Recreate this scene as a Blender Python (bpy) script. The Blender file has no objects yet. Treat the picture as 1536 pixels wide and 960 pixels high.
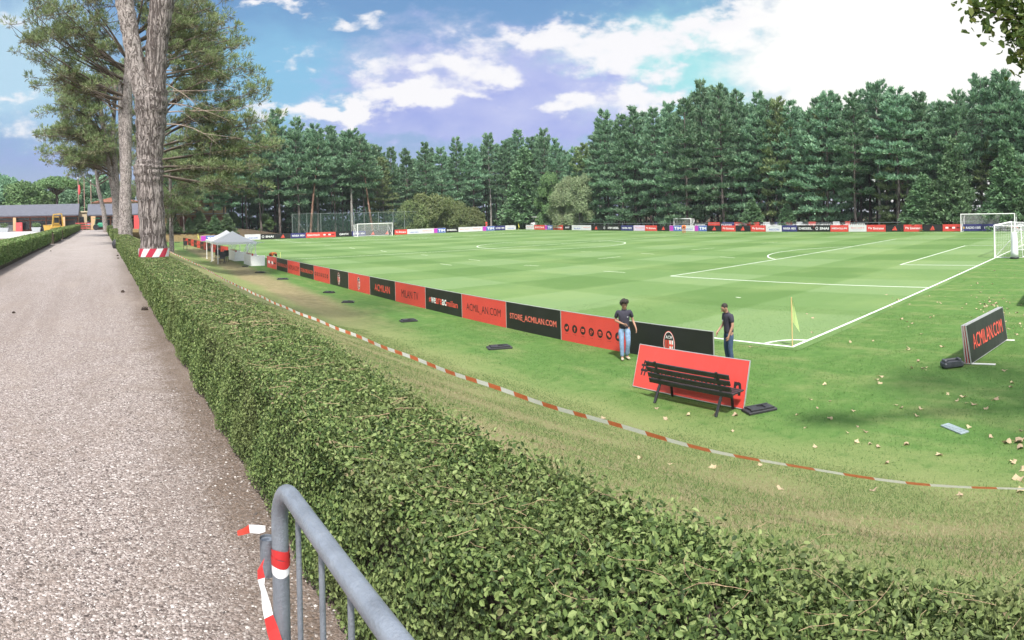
import bpy, bmesh, math, random
import numpy as np
from mathutils import Vector, Matrix
random.seed(7)
rng = np.random.default_rng(11)
SC = bpy.context.scene
COL = SC.collection
PI = math.pi

# ---------------------------------------------------------------- camera model (a 90 degree cylindrical panorama)
F, YH, ROLL, AZ, EYE = 979.0, 315.6, -0.024, 0.631, 4.35
def ray(x, y):
    th = (x-768)/F; v = -(y-YH)/F
    r, f, z = math.sin(th), math.cos(th), v
    c, s = math.cos(ROLL), math.sin(ROLL)
    r, z = c*r-s*z, s*r+c*z
    return Vector((r*math.cos(AZ)+f*math.sin(AZ), -r*math.sin(AZ)+f*math.cos(AZ), z))
def gp(x, y, z=0.0):
    d = ray(x, y); t = (z-EYE)/d.z
    return Vector((d.x*t, d.y*t, z))
def azp(x):
    return (x-768)/F+AZ
def at_dist(x, y, r):          # the point in direction (x, y) at horizontal distance r
    d = ray(x, y); h = math.hypot(d.x, d.y)
    return Vector((d.x*r/h, d.y*r/h, EYE+d.z*r/h))

cam = bpy.data.cameras.new('camera')
camo = bpy.data.objects.new('camera', cam); COL.objects.link(camo); SC.camera = camo
cam.type = 'PANO'; cam.panorama_type = 'CENTRAL_CYLINDRICAL'
cam.central_cylindrical_range_u_min = -768/F; cam.central_cylindrical_range_u_max = 768/F
cam.central_cylindrical_range_v_min = -(960-YH)/F; cam.central_cylindrical_range_v_max = YH/F
cam.central_cylindrical_radius = 1.0
cam.clip_start = 0.05; cam.clip_end = 2000
Rg = Vector((math.cos(AZ), -math.sin(AZ), 0)); Fw = Vector((math.sin(AZ), math.cos(AZ), 0)); Up = Vector((0, 0, 1))
c, s = math.cos(ROLL), math.sin(ROLL)
R2 = Rg*c+Up*s; U2 = Up*c-Rg*s
M = Matrix((R2, U2, -Fw)).transposed().to_4x4(); M.translation = (0, 0, EYE)
camo.matrix_world = M

SC.view_settings.view_transform = 'Standard'; SC.view_settings.look = 'None'
SC.view_settings.exposure = 1.2; SC.view_settings.gamma = 1.0
SC.render.engine = 'CYCLES'
SC.cycles.max_bounces = 5; SC.cycles.transparent_max_bounces = 16
SC.cycles.diffuse_bounces = 2; SC.cycles.glossy_bounces = 1; SC.cycles.transmission_bounces = 3
SC.cycles.adaptive_threshold = 0.025; SC.cycles.caustics_reflective = False; SC.cycles.caustics_refractive = False

# ---------------------------------------------------------------- bookkeeping
def tag(o, label=None, cat=None, group=None, kind=None):
    if label: o['label'] = label
    if cat: o['category'] = cat
    if group: o['group'] = group
    if kind: o['kind'] = kind
    return o
def thing(name, label, cat, loc=(0, 0, 0), rz=0.0, group=None):
    o = bpy.data.objects.new(name, None); COL.objects.link(o)
    o.location = loc; o.rotation_euler = (0, 0, rz); o.empty_display_size = .1
    return tag(o, label, cat, group)
def obj(name, me, parent=None, loc=None, rot=None):
    o = bpy.data.objects.new(name, me); COL.objects.link(o)
    if parent: o.parent = parent
    if loc is not None: o.location = loc
    if rot is not None: o.rotation_euler = rot
    return o
KIDS = {}
def copy_tree(root, loc, rz=0.0, scale=None, label=None):
    r = root.copy(); COL.objects.link(r); r.location = loc; r.rotation_euler = (0, 0, rz)
    if scale is not None: r.scale = scale
    if label: r['label'] = label
    for ch in KIDS.setdefault(root.name, [q for q in COL.objects if q.parent == root]):
        c2 = ch.copy(); COL.objects.link(c2); c2.parent = r
        for g in KIDS.setdefault(ch.name, [q for q in COL.objects if q.parent == ch]):
            d = g.copy(); COL.objects.link(d); d.parent = c2
    return r

# ---------------------------------------------------------------- mesh building
def mesh_np(name, V, Fc, mats, smooth=False, midx=None):
    V = np.asarray(V, np.float32); Fc = np.asarray(Fc, np.int32)
    me = bpy.data.meshes.new(name)
    n, (m, k) = len(V), Fc.shape
    me.vertices.add(n); me.vertices.foreach_set('co', V.ravel())
    me.loops.add(m*k); me.loops.foreach_set('vertex_index', Fc.ravel())
    me.polygons.add(m); me.polygons.foreach_set('loop_start', np.arange(m, dtype=np.int32)*k)
    if midx is not None: me.polygons.foreach_set('material_index', np.asarray(midx, np.int32))
    me.update(calc_edges=True)
    me.polygons.foreach_set('use_smooth', np.full(m, smooth))
    for mt in (mats if isinstance(mats, (list, tuple)) else [mats]): me.materials.append(mt)
    return me
class MB:
    def __init__(s): s.v = []; s.f = []; s.m = []; s.sm = []
    def add(s, V, Fs, m=0, smooth=False):
        o = len(s.v); s.v += [tuple(p) for p in V]
        for f in Fs: s.f.append([i+o for i in f]); s.m.append(m); s.sm.append(smooth)
    def box(s, cx, cy, cz, sx, sy, sz, m=0, rot=None, bev=0.0):
        x, y, z = sx/2, sy/2, sz/2
        if bev > 0:
            b = min(bev, x*.45, y*.45, z*.45); V = []; idx = {}
            for i, X in enumerate((-1, 1)):
                for j, Y in enumerate((-1, 1)):
                    for k, Z in enumerate((-1, 1)):
                        for ax in range(3):
                            p = [X*x, Y*y, Z*z]
                            for q in range(3):
                                if q != ax: p[q] -= (X, Y, Z)[q]*b
                            idx[(X, Y, Z, ax)] = len(V); V.append(p)
            Fs = []
            for ax in range(3):
                u, w = (ax+1) % 3, (ax+2) % 3
                for sg in (-1, 1):
                    q = []
                    for a, b2 in ((-1, -1), (1, -1), (1, 1), (-1, 1)):
                        t = [0, 0, 0]; t[ax] = sg; t[u] = a; t[w] = b2; q.append(idx[(t[0], t[1], t[2], ax)])
                    Fs.append(q if sg > 0 else q[::-1])
                for a in (-1, 1):
                    for b2 in (-1, 1):
                        e = []
                        for sg in (-1, 1):
                            t = [0, 0, 0]; t[ax] = sg; t[u] = a; t[w] = b2
                            e.append((idx[(*t, u)], idx[(*t, w)]))
                        q = [e[0][0], e[1][0], e[1][1], e[0][1]]
                        Fs.append(q if a*b2 < 0 else q[::-1])
            for X in (-1, 1):
                for Y in (-1, 1):
                    for Z in (-1, 1):
                        q = [idx[(X, Y, Z, 0)], idx[(X, Y, Z, 1)], idx[(X, Y, Z, 2)]]
                        Fs.append(q if X*Y*Z > 0 else q[::-1])
        else:
            V = [(a, b, c2) for a in (-x, x) for b in (-y, y) for c2 in (-z, z)]
            Fs = [(0, 1, 3, 2), (4, 6, 7, 5), (0, 4, 5, 1), (2, 3, 7, 6), (0, 2, 6, 4), (1, 5, 7, 3)]
        if rot is not None: V = [rot @ Vector(p) for p in V]
        s.add([(p[0]+cx, p[1]+cy, p[2]+cz) for p in V], Fs, m)
        return s
    def bar(s, p, q, w, h=None, m=0, bev=0.0):
        p, q = Vector(p), Vector(q); d = q-p
        z = d.normalized(); a = Vector((0, 0, 1)) if abs(z.z) < .95 else Vector((1, 0, 0))
        x = a.cross(z).normalized(); y = z.cross(x)
        c0 = (p+q)/2
        return s.box(c0.x, c0.y, c0.z, w, h or w, d.length, m, Matrix((x, y, z)).transposed(), bev)
    def tube(s, pts, r, n=8, m=0, cap=True, smooth=True):
        pts = [Vector(p) for p in pts]; rs = r if isinstance(r, (list, tuple)) else [r]*len(pts)
        V = []; ref = None
        for i, p in enumerate(pts):
            t = (pts[min(i+1, len(pts)-1)]-pts[max(i-1, 0)]).normalized()
            if ref is None: ref = Vector((0, 0, 1)) if abs(t.z) < .9 else Vector((1, 0, 0))
            x = (ref-t*ref.dot(t)).normalized(); y = t.cross(x); ref = x
            for k in range(n):
                a = 2*PI*k/n; V.append(p+(x*math.cos(a)+y*math.sin(a))*rs[i])
        Fs = [(i*n+k, i*n+(k+1) % n, (i+1)*n+(k+1) % n, (i+1)*n+k) for i in range(len(pts)-1) for k in range(n)]
        s.add(V, Fs, m, smooth)
        if cap: s.add(V[:n], [tuple(range(n))[::-1]], m); s.add(V[-n:], [tuple(range(n))], m)
        return s
    def lathe(s, prof, n=16, c=(0, 0, 0), m=0, smooth=True, ax=(1, 1)):
        V = [(c[0]+r*ax[0]*math.cos(2*PI*k/n), c[1]+r*ax[1]*math.sin(2*PI*k/n), c[2]+z) for r, z in prof for k in range(n)]
        Fs = [(i*n+k, i*n+(k+1) % n, (i+1)*n+(k+1) % n, (i+1)*n+k) for i in range(len(prof)-1) for k in range(n)]
        s.add(V, Fs, m, smooth); return s
    def ell(s, c, r, m=0, n=10, k=7, rot=None):
        V = []; 
        for i in range(k+1):
            a = PI*i/k
            for j in range(n):
                b = 2*PI*j/n; p = Vector((r[0]*math.sin(a)*math.cos(b), r[1]*math.sin(a)*math.sin(b), -r[2]*math.cos(a)))
                if rot is not None: p = rot @ p
                V.append(p+Vector(c))
        s.add(V, [(i*n+j, i*n+(j+1) % n, (i+1)*n+(j+1) % n, (i+1)*n+j) for i in range(k) for j in range(n)], m, True); return s
    def poly(s, pts, m=0): s.add(pts, [tuple(range(len(pts)))], m); return s
    def prism(s, pts2, y0, y1, m=0):      # outline in x-z, extruded along y
        n = len(pts2)
        V = [(x, y0, z) for x, z in pts2]+[(x, y1, z) for x, z in pts2]
        s.add(V, [tuple(range(n)), tuple(range(n, 2*n))[::-1]]+[(i, i+n, (i+1) % n+n, (i+1) % n) for i in range(n)], m); return s
    def mesh(s, name, mats):
        me = bpy.data.meshes.new(name); me.from_pydata(s.v, [], s.f)
        for mt in (mats if isinstance(mats, (list, tuple)) else [mats]): me.materials.append(mt)
        me.polygons.foreach_set('material_index', s.m); me.polygons.foreach_set('use_smooth', s.sm)
        me.validate(); me.update(); return me
    def build(s, name, mats, parent=None, loc=None, rot=None): return obj(name, s.mesh(name, mats), parent, loc, rot)

# ---------------------------------------------------------------- materials
def srgb(r, g, b):
    return tuple(((x/255)/12.92 if x/255 <= .04045 else ((x/255+.055)/1.055)**2.4) for x in (r, g, b))
class NT:
    def __init__(s, mat): s.t = mat.node_tree; s.n = s.t.nodes; s.l = s.t.links
    def new(s, ty, **kw):
        n = s.n.new(ty)
        for k, v in kw.items():
            if k.startswith('i_'):
                key = k[2:]; key = int(key) if key.isdigit() else key.replace('_', ' ')
                s.put(n.inputs[key], v)
            else: setattr(n, k, v)
        return n
    def put(s, sock, v):
        if hasattr(v, 'is_output') or isinstance(v, bpy.types.NodeSocket): s.l.new(v, sock)
        elif isinstance(v, (tuple, list)) and len(v) == 3 and sock.type == 'RGBA': sock.default_value = (*v, 1)
        else: sock.default_value = v
    def math(s, op, a, b=None, c=None, clamp=False):
        n = s.n.new('ShaderNodeMath'); n.operation = op; n.use_clamp = clamp
        for i, v in enumerate((a, b, c)):
            if v is not None: s.put(n.inputs[i], v)
        return n.outputs[0]
    def mix(s, f, a, b, mode='MIX'):
        n = s.n.new('ShaderNodeMix'); n.data_type = 'RGBA'; n.blend_type = mode
        s.put(n.inputs[0], f); s.put(n.inputs[6], a); s.put(n.inputs[7], b); return n.outputs[2]
    def noise(s, vec, scale, detail=4, rough=.55, dist=0.0):
        n = s.new('ShaderNodeTexNoise'); n.inputs['Scale'].default_value = scale; n.inputs['Detail'].default_value = detail
        n.inputs['Roughness'].default_value = rough; n.inputs['Distortion'].default_value = dist
        if vec is not None: s.l.new(vec, n.inputs['Vector'])
        return n.outputs['Fac']
    def ramp(s, f, stops):
        n = s.n.new('ShaderNodeValToRGB'); cr = n.color_ramp
        while len(cr.elements) < len(stops): cr.elements.new(.5)
        for e, (p, c2) in zip(cr.elements, stops):
            e.position = p; e.color = (*c2, 1) if isinstance(c2, (tuple, list)) else (c2, c2, c2, 1)
        s.put(n.inputs[0], f); return n.outputs[0]
    def step(s, v, a, b):
        n = s.n.new('ShaderNodeMapRange'); n.interpolation_type = 'SMOOTHSTEP'
        s.put(n.inputs[0], v); s.put(n.inputs[1], a); s.put(n.inputs[2], b); return n.outputs[0]
    def bump(s, h, strength=.5, dist=.01):
        n = s.new('ShaderNodeBump'); n.inputs['Strength'].default_value = strength; n.inputs['Distance'].default_value = dist
        s.l.new(h, n.inputs['Height']); return n.outputs[0]
    def pos(s): return s.new('ShaderNodeNewGeometry').outputs['Position']
    def objc(s): return s.new('ShaderNodeTexCoord').outputs['Object']
    def scale(s, vec, xyz):
        n = s.new('ShaderNodeMapping'); n.inputs['Scale'].default_value = xyz; s.l.new(vec, n.inputs['Vector']); return n.outputs[0]
def newmat(name):
    m = bpy.data.materials.new(name); m.use_nodes = True
    nt = NT(m); b = nt.n['Principled BSDF']; return m, nt, b
MATS = {}
def mat(name, col, rough=.6, metal=0.0, var=.12, scale=6.0, bump=0.0, spec=None, dirt=None):
    """a plain surface with a little uneven tone, and a roughness that varies"""
    if name in MATS: return MATS[name]
    m, nt, b = newmat(name); co = nt.objc()
    f = nt.noise(co, scale, 5)
    lo = tuple(x*(1-var) for x in col); hi = tuple(min(1, x*(1+var)) for x in col)
    cc = nt.ramp(f, [(.3, lo), (.7, hi)])
    if dirt: cc = nt.mix(nt.step(nt.noise(co, scale*2.3, 6, .7), .52, .75), cc, dirt)
    nt.put(b.inputs['Base Color'], cc)
    nt.put(b.inputs['Roughness'], nt.math('ADD', nt.math('MULTIPLY', nt.noise(co, scale*3, 3), .2), rough-.1))
    b.inputs['Metallic'].default_value = metal
    if spec is not None: b.inputs['Specular IOR Level'].default_value = spec
    if bump: nt.put(b.inputs['Normal'], nt.bump(nt.noise(co, scale*12, 4), bump, .01))
    MATS[name] = m; return m
def leafmat(name, cols, trans=.25, rough=.55, spec=.25, clump=None):
    """leaves: each leaf its own tone out of a range, part of the light passes through"""
    if name in MATS: return MATS[name]
    m, nt, b = newmat(name)
    g = nt.new('ShaderNodeNewGeometry'); r = g.outputs['Random Per Island']
    n = len(cols); cc = nt.ramp(r, [(i/(n-1), c2) for i, c2 in enumerate(cols)])
    if clump:
        sc, ca = clump
        cc = nt.mix(nt.math('MULTIPLY', nt.step(nt.noise(g.outputs['Position'], sc, 3), .45, .7), .7), cc, ca)
    oi = nt.new('ShaderNodeObjectInfo').outputs['Random']
    hs = nt.new('ShaderNodeHueSaturation'); nt.put(hs.inputs['Color'], cc)
    nt.put(hs.inputs['Hue'], nt.math('ADD', nt.math('MULTIPLY', oi, .03), .485)); nt.put(hs.inputs['Value'], nt.math('ADD', nt.math('MULTIPLY', oi, .35), .83))
    cc = hs.outputs[0]
    nt.put(b.inputs['Base Color'], cc); b.inputs['Roughness'].default_value = rough; b.inputs['Specular IOR Level'].default_value = spec
    tr = nt.new('ShaderNodeBsdfTranslucent'); nt.put(tr.inputs['Color'], cc)
    ms = nt.new('ShaderNodeMixShader'); ms.inputs[0].default_value = trans
    nt.l.new(b.outputs[0], ms.inputs[1]); nt.l.new(tr.outputs[0], ms.inputs[2])
    nt.l.new(ms.outputs[0], nt.n['Material Output'].inputs[0])
    MATS[name] = m; return m
def netmat(name, col, cover, cell=None):
    """netting: thin cords with open mesh between"""
    m, nt, b = newmat(name); nt.put(b.inputs['Base Color'], col); b.inputs['Roughness'].default_value = .8
    tp = nt.new('ShaderNodeBsdfTransparent'); ms = nt.new('ShaderNodeMixShader')
    if cell:
        g = nt.new('ShaderNodeTexCoord').outputs['UV']; sep = nt.new('ShaderNodeSeparateXYZ'); nt.l.new(g, sep.inputs[0])
        def ln(o): return nt.math('LESS_THAN', nt.math('FRACT', nt.math('DIVIDE', o, cell)), cover)
        f = nt.math('MAXIMUM', ln(sep.outputs[0]), ln(sep.outputs[1]))
    else: f = cover
    nt.put(ms.inputs[0], f); nt.l.new(tp.outputs[0], ms.inputs[1]); nt.l.new(b.outputs[0], ms.inputs[2])
    nt.l.new(ms.outputs[0], nt.n['Material Output'].inputs[0]); return m

# ---------------------------------------------------------------- terrain shape
PATHZ = 2.65
def sstep(a, b, x):
    t = min(1, max(0, (x-a)/(b-a))); return t*t*(3-2*t)
def ground(x, y):
    """height of the lawn: path level on the left, a bank down to the pitch, a bank behind the far end"""
    t = min(1, max(0, (x-1.7)/8.8))
    sl = (1-t)*(1-t)*.25+(1-(t*t*(3-2*t)))*.75
    z = PATHZ-.08 if x < 1.7 else (PATHZ-.08)*sl
    zb = 2.3*sstep(120.5, 131, y)*(1-sstep(24, 44, x))
    return max(z, zb)
# ---------------------------------------------------------------- sky
W = bpy.data.worlds.new('World'); SC.world = W; W.use_nodes = True
SUN_AZ, SUN_EL = 3.7, math.radians(54)     # azimuth from +Y towards +X
def build_world():
    nt = NT(W); nt.n.clear()
    out = nt.new('ShaderNodeOutputWorld'); bg = nt.new('ShaderNodeBackground'); nt.l.new(bg.outputs[0], out.inputs[0])
    bg.inputs['Strength'].default_value = .1
    sky = nt.new('ShaderNodeTexSky', sky_type='NISHITA', sun_disc=False, sun_elevation=SUN_EL, sun_rotation=SUN_AZ)
    sky.air_density = 1.0; sky.dust_density = 1.2; sky.ozone_density = 1.5
    d = nt.new('ShaderNodeTexCoord').outputs['Generated']
    sp = nt.new('ShaderNodeSeparateXYZ'); nt.l.new(d, sp.inputs[0]); x, y, z = sp.outputs
    u = nt.math('ARCTAN2', x, y)
    h = nt.math('SQRT', nt.math('ADD', nt.math('MULTIPLY', x, x), nt.math('MULTIPLY', y, y)))
    v = nt.math('DIVIDE', z, nt.math('MAXIMUM', h, .02))
    cv = nt.new('ShaderNodeCombineXYZ'); nt.put(cv.inputs[0], u); nt.put(cv.inputs[1], nt.math('MULTIPLY', nt.math('MINIMUM', v, 3.0), 1.7))
    P = cv.outputs[0]
    n1 = nt.new('ShaderNodeTexNoise'); n1.inputs['Scale'].default_value = 7; n1.inputs['Detail'].default_value = 7; n1.inputs['Roughness'].default_value = .55
    nt.l.new(P, n1.inputs['Vector'])
    s2 = nt.new('ShaderNodeSeparateColor'); nt.l.new(n1.outputs['Color'], s2.inputs[0])
    n3 = nt.new('ShaderNodeTexNoise'); n3.inputs['Scale'].default_value = 24; n3.inputs['Detail'].default_value = 5; nt.l.new(P, n3.inputs['Vector'])
    s3 = nt.new('ShaderNodeSeparateColor'); nt.l.new(n3.outputs['Color'], s3.inputs[0])
    uu = nt.math('ADD', nt.math('ADD', u, nt.math('MULTIPLY', nt.math('SUBTRACT', s3.outputs[0], .5), .09)), nt.math('MULTIPLY', nt.math('SUBTRACT', s2.outputs[0], .5), .2))
    vv = nt.math('ADD', nt.math('ADD', v, nt.math('MULTIPLY', nt.math('SUBTRACT', s3.outputs[1], .5), .07)), nt.math('MULTIPLY', nt.math('SUBTRACT', s2.outputs[1], .5), .07))
    def blob(px, py, a, b, w=1.0):
        u0 = azp(px); v0 = (315.6-.0216*(px-768)-py)/F; a /= F; b /= F
        q = nt.math('ADD', nt.math('POWER', nt.math('ABSOLUTE', nt.math('DIVIDE', nt.math('SUBTRACT', uu, u0), a)), 2.0),
                    nt.math('POWER', nt.math('ABSOLUTE', nt.math('DIVIDE', nt.math('SUBTRACT', vv, v0), b)), 2.0))
        return nt.math('MULTIPLY', nt.math('EXPONENT', nt.math('MULTIPLY', q, -1)), w)
    def total(bl):
        o = None
        for b in bl: o = blob(*b) if o is None else nt.math('ADD', o, blob(*b))
        return o
    fine = nt.noise(P, 22, 6, .62)
    # clear sky: the Nishita blue, deepened; paler and violet towards the horizon on the side away from the sun
    base = nt.mix(.62, sky.outputs[0], nt.ramp(v, [(0.0, (5.3, 5.8, 9.2)), (.1, (3.4, 4.9, 8.8)), (.2, (2.3, 5.0, 8.8)), (.34, (1.7, 4.1, 7.9)), (1.0, (1.8, 3.2, 6.5))]))
    base = nt.mix(nt.step(blob(1010, 120, 170, 110), .1, .9), base, (4.2, 8.6, 9.0))
    base = nt.mix(nt.math('MULTIPLY', nt.step(blob(400, 130, 170, 110), .1, .9), .6), base, (3.2, 7.0, 9.4))
    base = nt.mix(nt.step(blob(30, 90, 180, 130), .2, .9), base, (5.2, 7.6, 9.4))
    # grey-violet cloud undersides
    dark = total([(690, 165, 170, 26, 1.0), (640, 195, 190, 22, 1.0), (760, 120, 150, 42, .8), (600, 95, 110, 26, .35), (850, 195, 110, 18, 1.0),
                  (900, 125, 90, 14, .9), (560, 130, 80, 14, .45), (960, 160, 40, 30, .6), (40, 240, 130, 30, .5), (800, 50, 70, 26, .5), (470, 120, 30, 16, .3)])
    dm = nt.step(nt.math('ADD', dark, nt.math('MULTIPLY', nt.math('SUBTRACT', fine, .5), .9)), .18, .95)
    dcol = nt.ramp(nt.noise(P, 9, 4), [(.3, (3.7, 4.4, 8.8)), (.7, (5.8, 6.3, 9.6))])
    lav = nt.step(nt.math('ADD', total([(740, 125, 250, 80, 1.1), (860, 170, 130, 40, .8), (600, 60, 120, 40, .35)]), nt.math('MULTIPLY', nt.math('SUBTRACT', fine, .5), .9)), .2, 1.0)
    base = nt.mix(nt.math('MULTIPLY', lav, .8), base, nt.ramp(nt.noise(P, 13, 5), [(.3, (4.6, 5.1, 9.0)), (.68, (7.8, 8.0, 10.0))]))
    c1 = nt.mix(nt.math('MULTIPLY', dm, .9), base, dcol)
    # sunlit tops
    lit = total([(590, 150, 62, 20, 1.1), (650, 140, 50, 20, 1.0), (680, 100, 46, 20, .95), (745, 105, 34, 22, 1.0), (790, 60, 40, 20, .85), (840, 58, 34, 20, .8), (930, 72, 76, 34, 1.6), (865, 150, 42, 18, 1.2), (500, 172, 50, 17, 1.1), (720, 60, 40, 18, .5), (560, 110, 30, 18, .5),
                 (430, 160, 50, 12, 1.1), (520, 172, 26, 16), (560, 90, 45, 22, .45), (640, 85, 70, 18, .5), (520, 26, 55, 12, .9), (410, 4, 60, 8, .8), (458, 98, 18, 14, .6), (710, 140, 40, 10, .6),
                 (990, 108, 60, 8, .6), (970, 150, 60, 20, .9), (1060, 50, 70, 28, 1.0), (1120, 30, 50, 40, 1.0), (20, 145, 40, 12, .8), (30, 200, 60, 22, .7), (20, 15, 30, 20, .6), (985, 135, 40, 16, .6)])
    lm = nt.step(nt.math('ADD', lit, nt.math('MULTIPLY', nt.math('SUBTRACT', fine, .5), 1.9)), .2, 1.1)
    c2 = nt.mix(lm, c1, (10.4, 10.3, 10.6))
    # the bright veil of cloud round the sun, and bright cloud added out of view to light the scene
    veil = nt.step(nt.math('ADD', blob(1430, 60, 300, 260, 1.6), nt.math('MULTIPLY', nt.math('SUBTRACT', fine, .5), .5)), .28, .8)
    c3 = nt.mix(veil, c2, (11.5, 11.4, 11.0))
    c3 = nt.mix(1.0, c3, (.40, .40, .40), 'MULTIPLY')
    rest = nt.math('MULTIPLY', nt.step(nt.noise(P, 3.2, 6, .6), .38, .62), nt.math('MAXIMUM', nt.step(v, .4, .7), nt.step(nt.math('ABSOLUTE', nt.math('SUBTRACT', u, .631)), .95, 1.2)))
    c4 = nt.mix(nt.math('MULTIPLY', rest, .85), c3, (11.5, 11.4, 11.5))
    nt.l.new(c4, bg.inputs['Color'])
build_world()
sun = bpy.data.lights.new('sun', 'SUN'); suno = bpy.data.objects.new('sun', sun); COL.objects.link(suno)
sun.energy = 3.1; sun.angle = math.radians(4); sun.color = (1, .955, .88)
sd = Vector((math.sin(SUN_AZ)*math.cos(SUN_EL), math.cos(SUN_AZ)*math.cos(SUN_EL), math.sin(SUN_EL)))
suno.rotation_euler = sd.to_track_quat('Z', 'Y').to_euler(); suno.location = (0, 0, 60)
# ---------------------------------------------------------------- ground, pitch, path
def lines_(*segs):
    o = []
    for a, b, st in segs:
        n = max(1, round((b-a)/st)); o += [a+(b-a)*i/n for i in range(n)]
    o.append(segs[-1][1]); return o
def grid_mesh(name, xs, ys, zf, mats):
    V = [(x, y, zf(x, y)) for y in ys for x in xs]; n = len(xs)
    Fs = [(j*n+i, j*n+i+1, (j+1)*n+i+1, (j+1)*n+i) for j in range(len(ys)-1) for i in range(n-1)]
    return mesh_np(name, V, Fs, mats, True)
def lawn_material():
    m, nt, b = newmat('lawn'); p = nt.pos()
    sp = nt.new('ShaderNodeSeparateXYZ'); nt.l.new(p, sp.inputs[0]); X, Y = sp.outputs[0], sp.outputs[1]
    fine = nt.noise(p, 38, 5, .7); mid = nt.noise(p, 2.6, 5, .65); big = nt.noise(p, .33, 4, .6)
    green = nt.ramp(nt.math('ADD', nt.math('MULTIPLY', fine, .5), nt.math('MULTIPLY', mid, .5)), [(.3, (.046, .11, .028)), (.5, (.08, .16, .04)), (.72, (.14, .215, .07))])
    pale = nt.ramp(fine, [(.25, (.12, .155, .055)), (.55, (.195, .23, .09)), (.8, (.26, .27, .135))])
    dry = nt.ramp(nt.math('ADD', nt.math('MULTIPLY', fine, .6), nt.math('MULTIPLY', mid, .4)), [(.3, (.11, .085, .05)), (.5, (.23, .185, .11)), (.75, (.34, .28, .18))])
    soil = nt.ramp(fine, [(.3, (.05, .038, .026)), (.7, (.13, .10, .07))])
    Xn = nt.math('ADD', X, nt.math('MULTIPLY', nt.math('SUBTRACT', big, .5), 3.2))
    # parched upper bank, lush toe
    wp = nt.math('SUBTRACT', 1.0, nt.step(Xn, 8.8, 11.8))
    c = nt.mix(nt.math('MULTIPLY', wp, nt.step(nt.math('ADD', mid, nt.math('MULTIPLY', wp, .26)), .34, .6)), green, pale)
    st = nt.noise(nt.scale(p, (.9, .35, 1)), 1.1, 5, .65)
    c = nt.mix(nt.math('MULTIPLY', nt.step(st, .46, .7), .6), c, pale)
    wd = nt.math('MULTIPLY', nt.math('SUBTRACT', 1.0, nt.step(Xn, 4.5, 9.4)), nt.step(nt.math('ADD', mid, nt.math('MULTIPLY', nt.math('SUBTRACT', big, .5), .5)), .36, .6))
    c = nt.mix(nt.math('MULTIPLY', wd, .66), c, dry)
    ed = nt.math('MULTIPLY', nt.math('SUBTRACT', 1.0, nt.step(nt.math('ADD', X, nt.math('MULTIPLY', nt.math('SUBTRACT', mid, .5), 1.2)), 1.9, 2.7)), .6)
    c = nt.mix(ed, c, nt.ramp(fine, [(.3, (.07, .05, .035)), (.7, (.2, .155, .105))]))
    # worn track along the bank, far from the camera
    tc = nt.math('ADD', nt.math('MULTIPLY', nt.math('SUBTRACT', big, .5), 1.6), nt.math('ADD', 8.9, nt.math('MULTIPLY', Y, .045)))
    tr = nt.math('SUBTRACT', 1.0, nt.step(nt.math('ABSOLUTE', nt.math('SUBTRACT', X, tc)), .5, 1.9))
    tr = nt.math('MULTIPLY', tr, nt.math('MULTIPLY', nt.step(Y, 17, 34), nt.math('SUBTRACT', 1, nt.step(Y, 80, 118))))
    c = nt.mix(nt.math('MULTIPLY', tr, .72), c, nt.ramp(mid, [(.3, (.20, .145, .085)), (.7, (.31, .235, .15))]))
    # the bank behind the far end is bare earth and straw
    bk = nt.math('MULTIPLY', nt.step(Y, 117, 121), nt.math('SUBTRACT', 1, nt.step(X, 26, 44)))
    c = nt.mix(nt.math('MULTIPLY', bk, nt.math('GREATER_THAN', X, 2.0)), c, nt.ramp(mid, [(.3, (.12, .095, .045)), (.7, (.24, .18, .09))]))
    wood = nt.math('MAXIMUM', nt.step(X, 90.5, 93), nt.math('MULTIPLY', nt.step(Y, 121, 124), nt.step(X, 20, 30)))
    c = nt.mix(wood, c, soil)
    nt.put(b.inputs['Base Color'], c); b.inputs['Roughness'].default_value = .9; b.inputs['Specular IOR Level'].default_value = .1
    nt.put(b.inputs['Normal'], nt.bump(nt.math('ADD', nt.math('MULTIPLY', fine, .4), mid), .7, .05)); return m
LAWN = lawn_material()
xs = lines_((-160, -60, 20), (-60, 1, 4), (1, 12, .4), (12, 90, 4), (90, 240, 15)); ys = lines_((-60, -8, 8), (-8, 24, .8), (24, 140, 3), (140, 240, 20))
tag(obj('ground', grid_mesh('ground', xs, ys, ground, LAWN)), 'green and straw coloured lawn sloping down to the pitch', 'lawn', kind='structure')

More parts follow.
